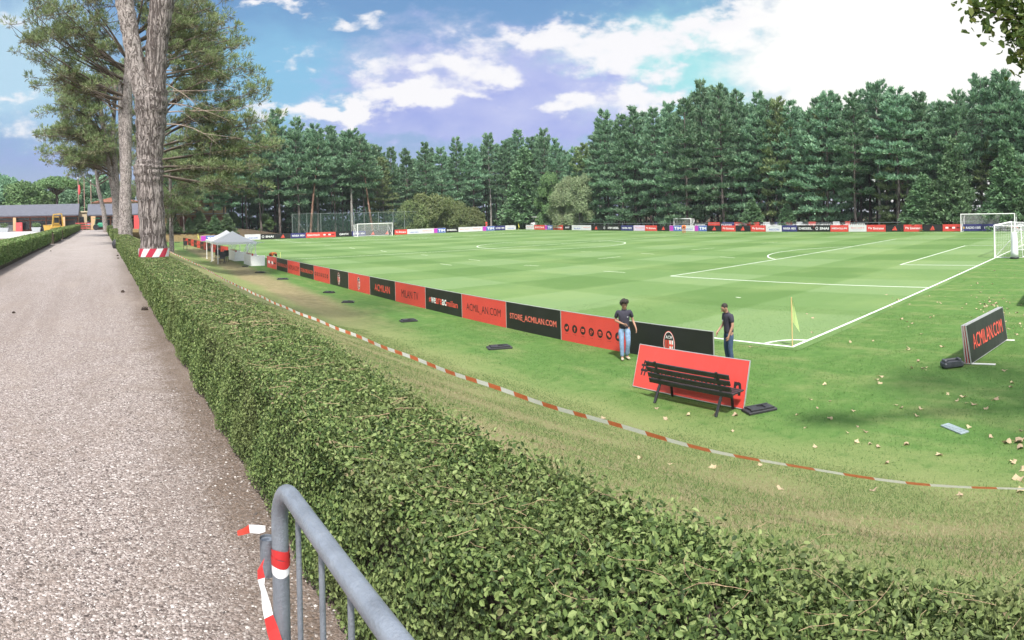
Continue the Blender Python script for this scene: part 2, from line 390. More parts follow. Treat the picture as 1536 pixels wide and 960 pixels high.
CX0, CY0, PW, PL = 17.22, 9.74, 68.3, 105.05
def pitch_material():
    m, nt, b = newmat('mown_turf'); p = nt.pos()
    sp = nt.new('ShaderNodeSeparateXYZ'); nt.l.new(p, sp.inputs[0]); X, Y = sp.outputs[0], sp.outputs[1]
    fine = nt.noise(p, 30, 5, .7); mid = nt.noise(p, 1.6, 5, .6); big = nt.noise(p, .16, 3)
    wob = nt.math('MULTIPLY', nt.math('SUBTRACT', nt.noise(p, .8, 3), .5), .5)
    def stripe(o, off, w):
        s = nt.math('SINE', nt.math('MULTIPLY', nt.math('ADD', nt.math('SUBTRACT', o, off), wob), PI/w))
        return nt.step(s, -.12, .12)
    a = stripe(Y, CY0, 5.5); d = stripe(X, CX0, 5.6)
    t = nt.math('ADD', nt.math('MULTIPLY', a, .55), nt.math('MULTIPLY', d, .45))
    t = nt.math('ADD', t, nt.math('MULTIPLY', nt.math('SUBTRACT', nt.math('ADD', nt.math('MULTIPLY', mid, .5), nt.math('MULTIPLY', fine, .6)), .55), .9))
    c = nt.ramp(t, [(.0, (.086, .160, .044)), (.5, (.110, .190, .060)), (1.0, (.146, .226, .09))])
    c = nt.mix(nt.math('MULTIPLY', nt.step(big, .45, .7), .35), c, (.20, .27, .10))
    nt.put(b.inputs['Base Color'], c); b.inputs['Roughness'].default_value = .85; b.inputs['Specular IOR Level'].default_value = .15
    nt.put(b.inputs['Normal'], nt.bump(fine, .35, .03)); return m
TURF = pitch_material()
pxs = lines_((CX0-.35, CX0+PW+.6, 4)); pys = lines_((CY0-.4, CY0+PL+1.5, 4))
tag(obj('pitch', grid_mesh('pitch', pxs, pys, lambda x, y: .008, TURF)), 'football pitch mown in light and dark green squares', 'pitch', kind='structure')
# lines
LINE = mat('line_paint', (.66, .70, .62), .8, var=.14, scale=9, dirt=(.36, .44, .27))
L = MB(); LZ = .014
def seg(x0, y0, x1, y1, w=.12):
    d = Vector((x1-x0, y1-y0)); n = Vector((-d.y, d.x)).normalized()*w/2
    L.poly([(x0-n.x, y0-n.y, LZ), (x1-n.x, y1-n.y, LZ), (x1+n.x, y1+n.y, LZ), (x0+n.x, y0+n.y, LZ)])
def pl(b, a): return (CX0+b, CY0+a)       # b along the goal line, a along the touchline
def rect(b0, b1, a0, a1):
    w = .06
    for (p, q) in (((b0, a0-w), (b0, a1+w)), ((b1, a0-w), (b1, a1+w))): seg(*pl(*p), *pl(*q))
    for (p, q) in (((b0+w, a0), (b1-w, a0)), ((b0+w, a1), (b1-w, a1))): seg(*pl(*p), *pl(*q))
def arc(b, a, r, t0, t1, w=.12, n=24):
    for i in range(n):
        A = t0+(t1-t0)*i/n; B = t0+(t1-t0)*(i+1)/n
        q = [(b+(r+e)*math.cos(t), a+(r+e)*math.sin(t)) for t, e in ((A, -w/2), (B, -w/2), (B, w/2), (A, w/2))]
        L.poly([(*pl(*k), LZ) for k in q])
H_ = PW/2
rect(0, PW, 0, PL)
for a0, sg in ((0, 1), (PL, -1)):
    for hw, dp in ((20.15, 16.5), (9.16, 5.5)):
        w = .06
        seg(*pl(H_-hw, a0+sg*w), *pl(H_-hw, a0+sg*(dp+w))); seg(*pl(H_+hw, a0+sg*w), *pl(H_+hw, a0+sg*(dp+w))); seg(*pl(H_-hw+w, a0+sg*dp), *pl(H_+hw-w, a0+sg*dp))
    t = math.asin(5.5/9.15)
    if sg > 0: arc(H_, 11, 9.15, t+.006, PI-t-.006)
    else: arc(H_, PL-11, 9.15, PI+t+.006, 2*PI-t-.006)
seg(*pl(.06, PL/2), *pl(PW-.06, PL/2)); arc(H_, PL/2, 9.15, .007, PI-.007, n=40); arc(H_, PL/2, 9.15, PI+.007, 2*PI-.007, n=40)
arc(0, 0, 1, .06, PI/2-.06, n=10); arc(PW, 0, 1, PI/2+.06, PI-.06, n=10); arc(0, PL, 1, -PI/2+.06, -.06, n=10); arc(PW, PL, 1, PI+.06, 1.5*PI-.06, n=10)
tag(L.build('pitch_lines', LINE), 'white painted pitch lines', 'pitch lines', kind='structure')
# short training marks
D = MB()
for (a, b, c, d) in ((897, 388.5, 931, 385), (961, 380, 981, 381.5), (1037, 375, 1072, 372), (1080, 385.5, 1102, 387), (1142, 365, 1167, 363.5), (703, 389.5, 720, 391), (704, 354.5, 721, 354), (872, 377.5, 887, 377),
                     (786, 398, 808, 399), (460, 364.5, 467, 365), (487, 368.5, 496, 369), (524, 371.5, 532, 373), (571, 376, 580, 378), (631, 382, 642, 383), (905, 407, 938, 409), (1104, 446, 1111, 447.2), (690, 358.5, 712, 358.5), (740, 364, 760, 363.4), (660, 396, 678, 398)):
    P, Q = gp(a, b, 0), gp(c, d, 0); n = (Q-P).cross(Vector((0, 0, 1))).normalized()*.045
    D.poly([(P-n)[:2]+(LZ,), (Q-n)[:2]+(LZ,), (Q+n)[:2]+(LZ,), (P+n)[:2]+(LZ,)])
tag(D.build('training_marks', mat('chalk_mark', (.62, .68, .52), .9)), 'short white training dashes painted across the pitch', 'pitch marks', kind='structure')

def gravel_material():
    m, nt, b = newmat('gravel'); p = nt.pos()
    sp = nt.new('ShaderNodeSeparateXYZ'); nt.l.new(p, sp.inputs[0])
    pal = [(0, (.06, .048, .044)), (.14, (.13, .106, .097)), (.38, (.205, .168, .152)), (.62, (.28, .235, .215)), (.86, (.37, .325, .305)), (1, (.54, .50, .48))]
    wv = nt.new('ShaderNodeTexNoise'); wv.inputs['Scale'].default_value = 30; nt.l.new(p, wv.inputs['Vector'])
    va = nt.new('ShaderNodeVectorMath'); va.operation = 'MULTIPLY_ADD'; nt.l.new(wv.outputs['Color'], va.inputs[0]); va.inputs[1].default_value = (.012,)*3; nt.l.new(p, va.inputs[2]); q = va.outputs[0]
    def pebbles(sc):
        vo = nt.new('ShaderNodeTexVoronoi'); vo.inputs['Scale'].default_value = sc; nt.l.new(q, vo.inputs['Vector'])
        s = nt.new('ShaderNodeSeparateColor'); nt.l.new(vo.outputs['Color'], s.inputs[0])
        return nt.ramp(s.outputs[0], pal), vo.outputs['Distance'], s.outputs[1]
    c1, d1, r1 = pebbles(68); c2, d2, r2 = pebbles(125)
    k = nt.math('GREATER_THAN', r1, .62)
    c = nt.mix(k, c2, c1)
    h = nt.math('SUBTRACT', 1, nt.math('MULTIPLY', d1, 1.0)); h2 = nt.math('SUBTRACT', .7, nt.math('MULTIPLY', d2, .7))
    mm = nt.new('ShaderNodeMix'); nt.put(mm.inputs[0], k); nt.put(mm.inputs[2], h2); nt.put(mm.inputs[3], h); hh = mm.outputs[0]
    big = nt.noise(p, .7, 5, .65); mid = nt.noise(p, 3.2, 5, .7)
    c = nt.mix(nt.math('MULTIPLY', nt.step(mid, .45, .72), .35), c, (.20, .155, .125))
    edge = nt.math('MAXIMUM', nt.step(nt.math('ADD', sp.outputs[0], nt.math('MULTIPLY', nt.math('SUBTRACT', mid, .5), .7)), .42, .85), nt.step(nt.math('ADD', nt.math('MULTIPLY', sp.outputs[0], -1), nt.math('MULTIPLY', nt.math('SUBTRACT', mid, .5), .8)), 2.9, 3.4))
    c = nt.mix(nt.math('MULTIPLY', edge, .72), c, nt.ramp(nt.noise(p, 45, 4), [(.3, (.05, .036, .026)), (.7, (.17, .12, .085))]))
    c = nt.mix(nt.math('MULTIPLY', nt.step(nt.noise(nt.scale(p, (1.2, .35, 1)), .9, 4), .5, .75), .4), c, (.30, .25, .215))
    trk = nt.math('MULTIPLY', nt.step(nt.noise(nt.scale(p, (2.2, .12, 1)), 1.0, 4, .6), .48, .66), .38)
    c = nt.mix(trk, c, (.175, .14, .122))
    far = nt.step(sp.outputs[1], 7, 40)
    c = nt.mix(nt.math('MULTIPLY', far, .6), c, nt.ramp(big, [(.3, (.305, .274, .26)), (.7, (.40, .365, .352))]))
    nt.put(b.inputs['Base Color'], c); b.inputs['Roughness'].default_value = .85; b.inputs['Specular IOR Level'].default_value = .25
    nt.put(b.inputs['Normal'], nt.bump(hh, .8, .012)); return m
GRAV = gravel_material()
tag(obj('gravel_path', grid_mesh('gravel_path', lines_((-3.75, 1.15, .5)), lines_((-12, 109.5, 3)), lambda x, y: PATHZ, GRAV)), 'pale gravel path running straight to the low buildings', 'path', kind='structure')
FORE = mat('forecourt_concrete', (.42, .41, .41), .8, var=.1, scale=.5, bump=.2)
tag(obj('forecourt', grid_mesh('forecourt', lines_((-90, -5.2, 8)), lines_((66, 110.2, 8)), lambda x, y: PATHZ-.05, FORE)), 'pale concrete forecourt before the long building', 'forecourt', kind='structure')

# real stones lying on the near part of the path
def stones():
    n = 9000
    r = 1.1+rng.random(n)**1.6*5.5; a = azp(0)+(azp(470)-azp(0)+.05)*rng.random(n)-.03
    P = np.stack([r*np.sin(a), r*np.cos(a), np.full(n, PATHZ+.001)], 1); P = P[(P[:, 0] > -3.6) & (P[:, 0] < .95)]; n = len(P)
    base = np.array([(1, 0, 0), (.3, .9, .1), (-.8, .6, 0), (-.9, -.5, .05), (.2, -1, 0), (.1, .1, .62), (0, 0, -.4)], float)
    tri = np.array([(0, 1, 5), (1, 2, 5), (2, 3, 5), (3, 4, 5), (4, 0, 5), (1, 0, 6), (2, 1, 6), (3, 2, 6), (4, 3, 6), (0, 4, 6)])
    s = (.0035+.006*rng.random(n)**1.5)[:, None, None]; t = rng.random(n)*2*PI
    B = base[None]*(1+rng.normal(0, .18, (n, 7, 3)))*s
    V = np.stack([B[..., 0]*np.cos(t)[:, None]-B[..., 1]*np.sin(t)[:, None], B[..., 0]*np.sin(t)[:, None]+B[..., 1]*np.cos(t)[:, None], B[..., 2]], -1)+P[:, None]
    Fc = tri[None]+(np.arange(n)*7)[:, None, None]
    m, nt, b = newmat('loose_stone'); g = nt.new('ShaderNodeNewGeometry').outputs['Random Per Island']
    nt.put(b.inputs['Base Color'], nt.ramp(g, [(0, (.06, .05, .046)), (.35, (.16, .135, .12)), (.75, (.28, .245, .225)), (1, (.50, .47, .45))])); b.inputs['Roughness'].default_value = .8
    tag(obj('gravel', mesh_np('gravel', V.reshape(-1, 3), Fc.reshape(-1, 3), m)), 'loose grey and white stones lying on the path', 'gravel', kind='stuff')
stones()

# grass blades on the bank nearest the camera
def blades(name, n, xr, yr, hgt, cols, wid, label, bias=1.0, thr=-1.1, sgn=1):
    x = xr[0]+(xr[1]-xr[0])*rng.random(n); y = yr[0]+(yr[1]-yr[0])*rng.random(n)**bias
    nz = np.sin(x*1.7+1.3*np.sin(y*.9))+np.sin(y*2.1+1.7*np.sin(x*1.1))+rng.normal(0, .7, n)
    k = nz*sgn > thr; x, y = x[k], y[k]; n = len(x)
    z = np.array([ground(a, b) for a, b in zip(x, y)])-.004
    a = rng.random(n)*2*PI; hh = hgt*(.4+.9*rng.random(n)); ln = hh*(.3+1.3*rng.random(n)); w = wid*(.6+.8*rng.random(n))
    b2 = a+rng.normal(0, .8, n)+PI/2
    P = np.stack([x, y, z], 1); T = P+np.stack([np.cos(a)*ln, np.sin(a)*ln, hh], 1); S = np.stack([np.cos(b2)*w/2, np.sin(b2)*w/2, 0*w], 1)
    V = np.stack([P-S, P+S, T], 1).reshape(-1, 3)
    m = leafmat(name+'_blade', cols, .25, .6, .15)
    tag(obj(name, mesh_np(name, V, np.arange(n*3).reshape(-1, 3), m)), label, 'grass', kind='stuff')
blades('grass', 190000, (1.75, 9.5), (-1.6, 22), .042, [(.055, .10, .03), (.085, .14, .042), (.125, .175, .058), (.18, .205, .08)], .007, 'short sparse grass growing on the upper bank', 1.5, -.5)
blades('straw', 125000, (1.65, 9.2), (-1.6, 22), .034, [(.17, .14, .075), (.24, .20, .11), (.31, .26, .155), (.38, .32, .20)], .006, 'dry straw coloured grass between the green tufts of the bank', 1.5, -.45, -1)
blades('lawn_grass', 150000, (8.0, 24), (-1.5, 22), .036, [(.045, .10, .026), (.072, .14, .036), (.11, .18, .055), (.17, .22, .09)], .010, 'lush green grass growing at the foot of the bank', 1.0)

air = MB(); air.box(40, 90, 40-3.5, 402, 302, 80)  # thin air volume added to lift the dark tones of the wood
mh = bpy.data.materials.new('fill_haze'); mh.use_nodes = True; th_ = mh.node_tree; th_.nodes.clear(); ov = th_.nodes.new('ShaderNodeOutputMaterial'); pv = th_.nodes.new('ShaderNodeVolumePrincipled')
pv.inputs['Color'].default_value = (.86, .93, 1.0, 1); pv.inputs['Density'].default_value = .00018; pv.inputs['Anisotropy'].default_value = 0.0; th_.links.new(pv.outputs[0], ov.inputs['Volume'])
tag(air.build('fill_haze', mh), 'thin air volume added to lighten the far wood', 'fill_haze', kind='stuff')
SC.cycles.volume_bounces = 0
# ---------------------------------------------------------------- leaves and hedges
def leaf_mesh(P, N, size, hexa=True, jit=.75, wr=.55):
    """one leaf at each point: a folded hexagon (or a plain lozenge) facing roughly along N"""
    n = len(P)
    N = N+rng.normal(0, jit, (n, 3)); N /= np.linalg.norm(N, axis=1)[:, None]
    A = rng.normal(0, 1, (n, 3)); A -= N*(A*N).sum(1)[:, None]; A /= np.linalg.norm(A, axis=1)[:, None]
    B = np.cross(N, A); Ls = size*(.65+.7*rng.random(n)); Ws = Ls*wr*(.8+.4*rng.random(n))
    A = A*Ls[:, None]; B = B*Ws[:, None]*.5; fold = N*(Ws*.22)[:, None]; curl = N*(Ls*rng.normal(0, .12, n))[:, None]
    if hexa:
        V = np.stack([P-A*.5, P-A*.18+B+fold, P+A*.22+B*.85+fold, P+A*.5+curl, P+A*.22-B*.85+fold, P-A*.18-B+fold], 1).reshape(-1, 3)
        o = (np.arange(n)*6)[:, None]; Fc = np.concatenate([o+np.array([[0, 1, 2, 3]]), o+np.array([[0, 3, 4, 5]])], 0)
    else:
        V = np.stack([P-A*.5, P+B+fold, P+A*.5+curl, P-B+fold], 1).reshape(-1, 3)
        Fc = (np.arange(n)*4)[:, None]+np.array([[0, 1, 2, 3]])
    return V, Fc
def wob(x, y, s=1.0, ph=0.0):
    return (np.sin(x*1.9*s+ph+1.7*np.sin(y*1.3*s))+np.sin(y*2.7*s+ph*2+1.3*np.sin(x*2.3*s))+np.sin((x+y)*5.1*s+ph))/3
def join_np(parts):
    V = []; Fc = []; M_ = []; o = 0
    for v, f, m in parts: V.append(v); Fc.append(f+o); M_.append(np.full(len(f), m)); o += len(v)
    return np.concatenate(V), np.concatenate(Fc), np.concatenate(M_)
HEDGE = leafmat('hedge_leaf', [(.034, .068, .024), (.082, .145, .046), (.14, .225, .07), (.205, .30, .10), (.30, .39, .155)], .25, .55, .22, clump=(1.5, (.19, .235, .095)))
HEDGE2 = leafmat('hedge_old_leaf', [(.09, .14, .06), (.13, .17, .075), (.18, .21, .09), (.26, .24, .12), (.32, .26, .16)], .2, .55, .25)
TWIG = mat('hedge_twig', (.045, .036, .024), .9, var=.5, scale=40, bump=.6)
HOLES = [(*gp(px, py, z), r) for px, py, z, r in ((553, 722, 3.33, .075), (757, 903, 3.36, .06), (292, 512, 3.33, .09), (333, 560, 3.0, .09), (405, 600, 3.32, .06), (640, 800, 3.38, .04), (880, 880, 3.43, .035), (700, 690, 3.44, .05), (1090, 900, 3.43, .035), (478, 660, 3.1, .06))]
def hedge(name, label, x0, x1f, y0, y1, top, bands, seed=0.0, face=1):
    """a clipped hedge: a twiggy core and leaves over its sides and top; x1f(y) is the far edge, bands = (ya, yb, leaf, per m2)"""
    core = MB(); n = 0
    ys = lines_((y0, min(y1, y0+14), .5), (min(y1, y0+14), y1, 3)) if y1-y0 > 15 else lines_((y0, y1, .5))
    V = []; 
    for y in ys:
        a, b = x0+.10, x1f(y)-.10; t = top-.075+.02*math.sin(y*2)
        V += [(a+.03, y, PATHZ-.3), (a, y, t-.12), (a+.1, y, t), (b-.1, y, t), (b, y, t-.12), (b, y, PATHZ-.9)]
    Fs = [(j*6+i, j*6+i+1, (j+1)*6+i+1, (j+1)*6+i) for j in range(len(ys)-1) for i in range(5)]+[tuple(range(6)), tuple(range((len(ys)-1)*6, len(ys)*6))]
    core.add(V, Fs)
    h = core.build(name, TWIG); tag(h, label, 'hedge')
    parts = []
    for ya, yb, lf, per in bands:
        wid = x1f((ya+yb)/2)-x0; hs = top-PATHZ
        near = yb <= 3 and lf < .05
        for side in ('path', 'top', 'lawn', 'sprig') if yb < 6 else ('path', 'top', 'lawn'):
            area = (yb-ya)*(wid if side == 'top' else hs if side == 'path' else hs*.8 if side == 'lawn' else (yb-ya)*wid)
            k = int(area*per); y = ya+(yb-ya)*rng.random(k); q = rng.random(k); dep = -np.abs(rng.normal(0, .036 if side == 'top' else .05, k))
            xf = np.array([x1f(t) for t in y])
            bump_ = wob(y*2.2, q*2, 1, seed)*.035
            if side == 'path':
                z = PATHZ+.02+q*(hs-.03); x = x0-bump_-dep+.028*np.maximum(0, (z-top+.10)/.10)**2+.03*(1-q); Nn = np.tile((-1, 0, .35), (k, 1)); den = wob(y*3.1, z*4, 1.2, seed+1)
                x = np.where(face > 0, x, x)
            elif side == 'top':
                x = x0+q*(xf-x0); z = top+wob(y*1.6, x*2.5, 1.3, seed+3)*.018+dep-.022*((np.abs(q-.5)*2)**8); Nn = np.tile((0, 0, 1), (k, 1)); den = wob(y*2.7, x*4.2, 1.6, seed+2)
            elif side == 'sprig':
                k = int(k*.14); y = y[:k]; q = q[:k]; x = x0+.02+q*(xf[:k]-x0-.02); z = top+.008+np.abs(rng.normal(0, .017, k))*(1+.5*(q > .8)); Nn = np.tile((0, 0, .4), (k, 1)); den = np.ones(k)
            else:
                z = top-q*hs*.8; x = xf+bump_+dep; Nn = np.tile((1, 0, .35), (k, 1)); den = np.ones(k)
            keep = (den+rng.normal(0, .28, k)) > -.86
            for hx, hy, hz_, hr in HOLES:
                keep &= ((x-hx)/hr)**2+((y-hy)/(hr*1.25))**2+((z-hz_)/hr)**2 > .55+.6*rng.random(k)
            P = np.stack([x, y, z], 1)[keep]; Nn = Nn[keep].astype(float)
            v, f = leaf_mesh(P, Nn, lf, near, .8 if side == 'top' else .6)
            parts.append((v, f, 0))
            if side == 'top':      # paler, drier clippings among the leaves
                k2 = int(k*(.12 if yb < 2 else .26)); s_ = rng.integers(0, len(P), k2); v, f = leaf_mesh(P[s_]+rng.normal(0, .012, (k2, 3)), Nn[s_], lf*.9, near, .9); parts.append((v, f, 1))
    nears = [p for p in parts]
    V, Fc, M_ = join_np(nears)
    obj('leaves', mesh_np(name+'_leaves', V, Fc, [HEDGE, HEDGE2], False, M_), h)
    return h
nearx1 = lambda y: 1.47+.20*sstep(1.5, 7, y)
hedge('clipped_hedge', 'clipped green hedge between the gravel path and the grass bank', .88, nearx1, -1.2, 104, PATHZ+.785,
      [(-1.2, 1.6, .0185, 15500), (1.6, 3, .0185, 15500), (3, 5, .0195, 12500), (5, 9, .0235, 8200), (9, 16, .034, 3900), (16, 30, .05, 1700), (30, 60, .09, 520), (60, 104, .15, 190)])
hedge('boundary_hedge', 'low clipped hedge on the outer side of the gravel path, before the forecourt', -4.35, lambda y: -3.45, 15, 46, PATHZ+.88, [(15, 28, .07, 900), (28, 46, .11, 380)], 4.0)
hedge('boundary_hedge', 'small dark clipped hedge in the gap of the outer row, beside the path', -4.25, lambda y: -3.3, 47.2, 56, PATHZ+.92, [(47.2, 56, .13, 300)], 5.0)
hedge('boundary_hedge', 'far clipped hedge on the outer side of the path, ending near the tan post', -4.3, lambda y: -3.2, 57, 106, PATHZ+.95, [(57, 106, .17, 160)], 6.0)
# leaf sprigs that stick up out of the near hedge top, and dry pine needles caught on it
def needles():
    M1 = MB()
    for i in range(300):
        y = -.6+rng.random()**1.6*8; x = .92+rng.random()*(nearx1(y)-.95); z = PATHZ+.80+.02+rng.random()*.025
        if rng.random() < .35: x += rng.normal(0, .08); y += rng.normal(0, .08)
        a = rng.random()*PI*2; l = .05+.1*rng.random(); bnd = rng.normal(0, .25); w = .00065+.0004*(y > 2.5)+.0005*(y > 4.5)
        P = [Vector((x, y, z))]; 
        for k in range(3):
            P.append(P[-1]+Vector((math.cos(a), math.sin(a), rng.normal(0, .12)-.05))*l/3); a += bnd
        M1.tube(P, w, 3, 0, False)
    m = mat('dry_needle', (.33, .235, .14), .7, var=.4, scale=9)
    tag(M1.build('pine_needles', m), 'dry tan pine needles scattered on the clipped hedge top', 'pine needles', kind='stuff')
needles()
# ---------------------------------------------------------------- trees
def bark_material(name, c0, c1, c2, sc=(15, 15, 1.7), bump=.9, dist=.04):
    m, nt, b = newmat(name); p = nt.objc(); q = nt.scale(p, sc)
    def furrow(sc2, lo, hi, dist):
        return nt.step(nt.math('ABSOLUTE', nt.math('SUBTRACT', nt.noise(nt.scale(q, sc2), 1.0, 2.5, .5, dist), .5)), lo, hi)
    e = nt.math('MULTIPLY', furrow((.75, .75, .75), .004, .075, .9), nt.math('ADD', nt.math('MULTIPLY', furrow((1.6, 1.6, 2.6), .0, .06, .6), .55), .45))
    fine = nt.noise(p, 26, 5, .7); mid = nt.noise(nt.scale(p, (1, 1, .5)), 4, 4)
    hh = nt.math('ADD', nt.math('MULTIPLY', e, .8), nt.math('MULTIPLY', fine, .3))
    c = nt.ramp(nt.math('ADD', nt.math('MULTIPLY', fine, .6), nt.math('MULTIPLY', mid, .4)), [(.3, c1), (.7, c2)])
    c = nt.mix(e, c0, c)
    nt.put(b.inputs['Base Color'], c); b.inputs['Roughness'].default_value = .9; b.inputs['Specular IOR Level'].default_value = .1
    nt.put(b.inputs['Normal'], nt.bump(hh, bump, dist)); return m
BARK = bark_material('pine_bark', (.075, .062, .058), (.22, .19, .178), (.37, .33, .31))
BARKU = bark_material('upper_pine_bark', (.10, .085, .078), (.28, .24, .225), (.44, .40, .38), (14, 14, 5), .5, .03)
WOODB = bark_material('wood_trunk_bark', (.05, .042, .038), (.13, .11, .10), (.22, .19, .175), (3, 3, .8), .5, .05)
PALEB = bark_material('pale_trunk_bark', (.15, .14, .13), (.30, .28, .26), (.44, .42, .40), (3, 3, .8), .4, .05)
REDB = bark_material('orange_trunk_bark', (.11, .06, .045), (.26, .15, .11), (.36, .23, .17), (3, 3, .8), .4, .05)
LIMB = mat('dead_limb', (.26, .20, .165), .85, var=.3, scale=3)
LIMBD = mat('living_limb', (.11, .085, .07), .85, var=.3, scale=3)
PINEF = leafmat('wood_pine_needles', [(.10, .205, .122), (.14, .26, .155), (.188, .325, .195), (.245, .39, .235), (.31, .455, .285)], .36, .6, .2)
PINEB = leafmat('bright_conifer_needles', [(.10, .18, .09), (.13, .22, .11), (.17, .27, .14), (.21, .31, .16)], .2, .6, .2)
STONEF = leafmat('stone_pine_needles', [(.125, .19, .08), (.17, .24, .105), (.215, .29, .13), (.265, .335, .155), (.32, .38, .195)], .22, .6, .2)
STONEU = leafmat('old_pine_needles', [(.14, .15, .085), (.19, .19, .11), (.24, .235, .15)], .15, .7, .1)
BROADF = leafmat('broad_leaf', [(.085, .155, .06), (.115, .195, .075), (.155, .24, .095), (.20, .28, .12)], .22, .5, .25)
BIRCHF = leafmat('birch_leaf', [(.18, .24, .12), (.22, .28, .15), (.27, .32, .18), (.32, .36, .215)], .25, .5, .25)
HAZELF = leafmat('hazel_leaf', [(.085, .125, .045), (.13, .175, .065), (.18, .22, .09), (.23, .26, .12)], .22, .5, .25)

def nrm(a): return a/np.maximum(1e-6, np.linalg.norm(a, axis=-1, keepdims=True))
def tufts(C, Dr, blades_, ln, w, spread):
    """brushes of needle blades at points C pointing along Dr"""
    n = len(C); C = np.repeat(C, blades_, 0); Dr = np.repeat(Dr, blades_, 0); k = len(C)
    d = nrm(Dr+rng.normal(0, spread, (k, 3))); p = nrm(np.cross(d, rng.normal(0, 1, (k, 3))))
    l = ln*(.6+.8*rng.random((k, 1))); ww = w*(.6+.8*rng.random((k, 1)))/2
    V = np.stack([C-p*ww*.5, C+d*l*.55+p*ww, C+d*l, C+d*l*.55-p*ww], 1).reshape(-1, 3)
    return V, np.arange(k*4).reshape(-1, 4)
def white_pine(H, base, R, ntuft=18, bare_top=0, tw=.19, thick=.22, lean=0.0):
    T = MB(); lx = lambda z: lean*z/H*H*.12
    T.tube([(lx(z), .15*math.sin(z*.3), z) for z in np.linspace(-.4, H*.97, 10)], [thick*(1-.9*k/9)+.02 for k in range(10)], 7)
    z = base; C = []; Dd = []
    while z < H*.985:
        t = (z-base)/(H-base)
        prof = (.62+1.15*t if t < .28 else 1.0*(1-((t-.28)/.72)**.96)*.96+.04)
        n = 6 if t < .85 else 4; a0 = rng.random()*6.28
        for k in range(n):
            if rng.random() < .10: continue
            a = a0+2*PI*k/n+rng.normal(0, .22); Ln = R*prof*(.5+.75*rng.random())+.35; up = .14+.95*t**1.7+rng.normal(0, .12)
            zz = z+rng.normal(0, .16); dr = np.array([math.cos(a), math.sin(a), 0.])
            def bp(q): return np.array([lx(zz), 0, zz])+dr*Ln*q+np.array([0, 0, Ln*(up*q*q*.75-.10*q)])
            T.tube([bp(q) for q in (0, .5, .95)], [.055*(1-t)+.02, .035*(1-t)+.014, .01], 4, 1, False)
            m = int(ntuft*1.45*(.45+.75*Ln/R)); q = .34+.66*rng.random(m)**.8; lat = np.array([-dr[1], dr[0], 0.])
            spread = (1.0-.55*q)*Ln*.40
            pts = np.array([bp(x) for x in q])+lat[None]*(rng.normal(0, 1, m)*spread*.62)[:, None]+np.array([0, 0, 1.])[None]*(rng.normal(.05, .085, m))[:, None]
            C.append(pts); Dd.append(np.tile(dr*.75+np.array([0, 0, .75+.6*t]), (m, 1)))
        z += (.8+.95*(1-t))*(.8+.4*rng.random())*H/22
    C = np.concatenate(C); Dd = np.concatenate(Dd)
    V, Fc = tufts(C, Dd, 5, .62, tw, .55)
    return T, V, Fc
def spruce(H, R):
    T = MB(); T.tube([(0, 0, -.3), (0, 0, H*.97)], [.02*H*.7+.05, .02], 7); C = []; Dd = []; z = .4
    while z < H*.99:
        t = z/H; L_ = R*(1-t)**.85+.15
        for k in range(7):
            a = rng.random()*6.28; l = L_*(.7+.4*rng.random()); m = max(4, int(9*l)); q = rng.random(m)**.7
            dr = np.array([math.cos(a), math.sin(a), 0.])
            C.append(np.array([0, 0, z])+dr[None]*(q*l)[:, None]+rng.normal(0, .13, (m, 3))+np.array([0, 0, 1.])*(-.22*q*l+.16*q*q*l)[:, None]); Dd.append(np.tile(dr+np.array([0, 0, .25]), (m, 1)))
        z += .34*H/12
    V, Fc = tufts(np.concatenate(C), np.concatenate(Dd), 5, .42, .15, .6); return T, V, Fc
def lobed(H, R, lobes, dens, leaf, trunk_r, droop=0.0, low=.25):
    """a broad-leaved crown of uneven lobes with gaps between them"""
    T = MB(); T.tube([(0, 0, -.3), (.1, 0, H*.3), (0, .1, H*.6), (0, 0, H*.85)], [trunk_r, trunk_r*.8, trunk_r*.5, .03], 8); P = []; N = []
    for i in range(lobes):
        t = low+(1-low)*((i+.5)/lobes); a = i*2.4+rng.random(); rr = R*math.sin(min(1, max(.15, 1-abs(t-.5)*1.3))*PI/2)
        c = np.array([math.cos(a)*rr*.62, math.sin(a)*rr*.62, H*t*.93]); r0 = R*(.34+.24*rng.random())
        T.tube([(0, 0, max(.2, c[2]*.55)), (c[0]*.5, c[1]*.5, c[2]*.8), tuple(c)], [trunk_r*.35, trunk_r*.2, .02], 5, 1, False)
        n = int(dens*r0*r0); d = nrm(rng.normal(0, 1, (n, 3))); q = (1-.5*rng.random(n)**2.2)[:, None]*(1+.22*np.sin(d[:, :1]*6+i)*np.sin(d[:, 1:2]*5+2*i))
        p = c+d*q*r0*np.array([1, 1, .82]); 
        if droop: p[:, 2] -= droop*rng.random(n)**2*(np.hypot(d[:, 0], d[:, 1]))*2
        P.append(p); N.append(d+np.array([0, 0, .6]))
    P = np.concatenate(P); N = nrm(np.concatenate(N)); k = P[:, 2] > .1
    V, Fc = leaf_mesh(P[k], N[k], leaf, False, .6, .7); return T, V, Fc
def tree_proto(name, build, barks, fol, label, cat, group):
    T, V, Fc = build
    r = thing(name, label, cat, (0, 0, -500), 0, group)
    obj('trunk', T.mesh(name+'_trunk', barks), r); obj('crown', mesh_np(name+'_crown', V, Fc, fol), r)
    return r
USED = set()
def place(proto, loc, rz, sc, label=None, group=None, fol=None):
    if proto.name not in USED:
        USED.add(proto.name); r = proto; r.location = loc; r.rotation_euler = (0, 0, rz); r.scale = sc
        if label: r['label'] = label
    else: r = copy_tree(proto, loc, rz, sc, label or PROTO_LABEL[proto.name])
    r.rotation_euler = (rng.normal(0, .018), rng.normal(0, .018), rz)
    if group: r['group'] = group
    elif group == '' and 'group' in r: del r['group']
    elif group is None and PROTO_GROUP.get(proto.name): r['group'] = PROTO_GROUP[proto.name]
    return r
GP = 'tall pines of the wood round the pitch'
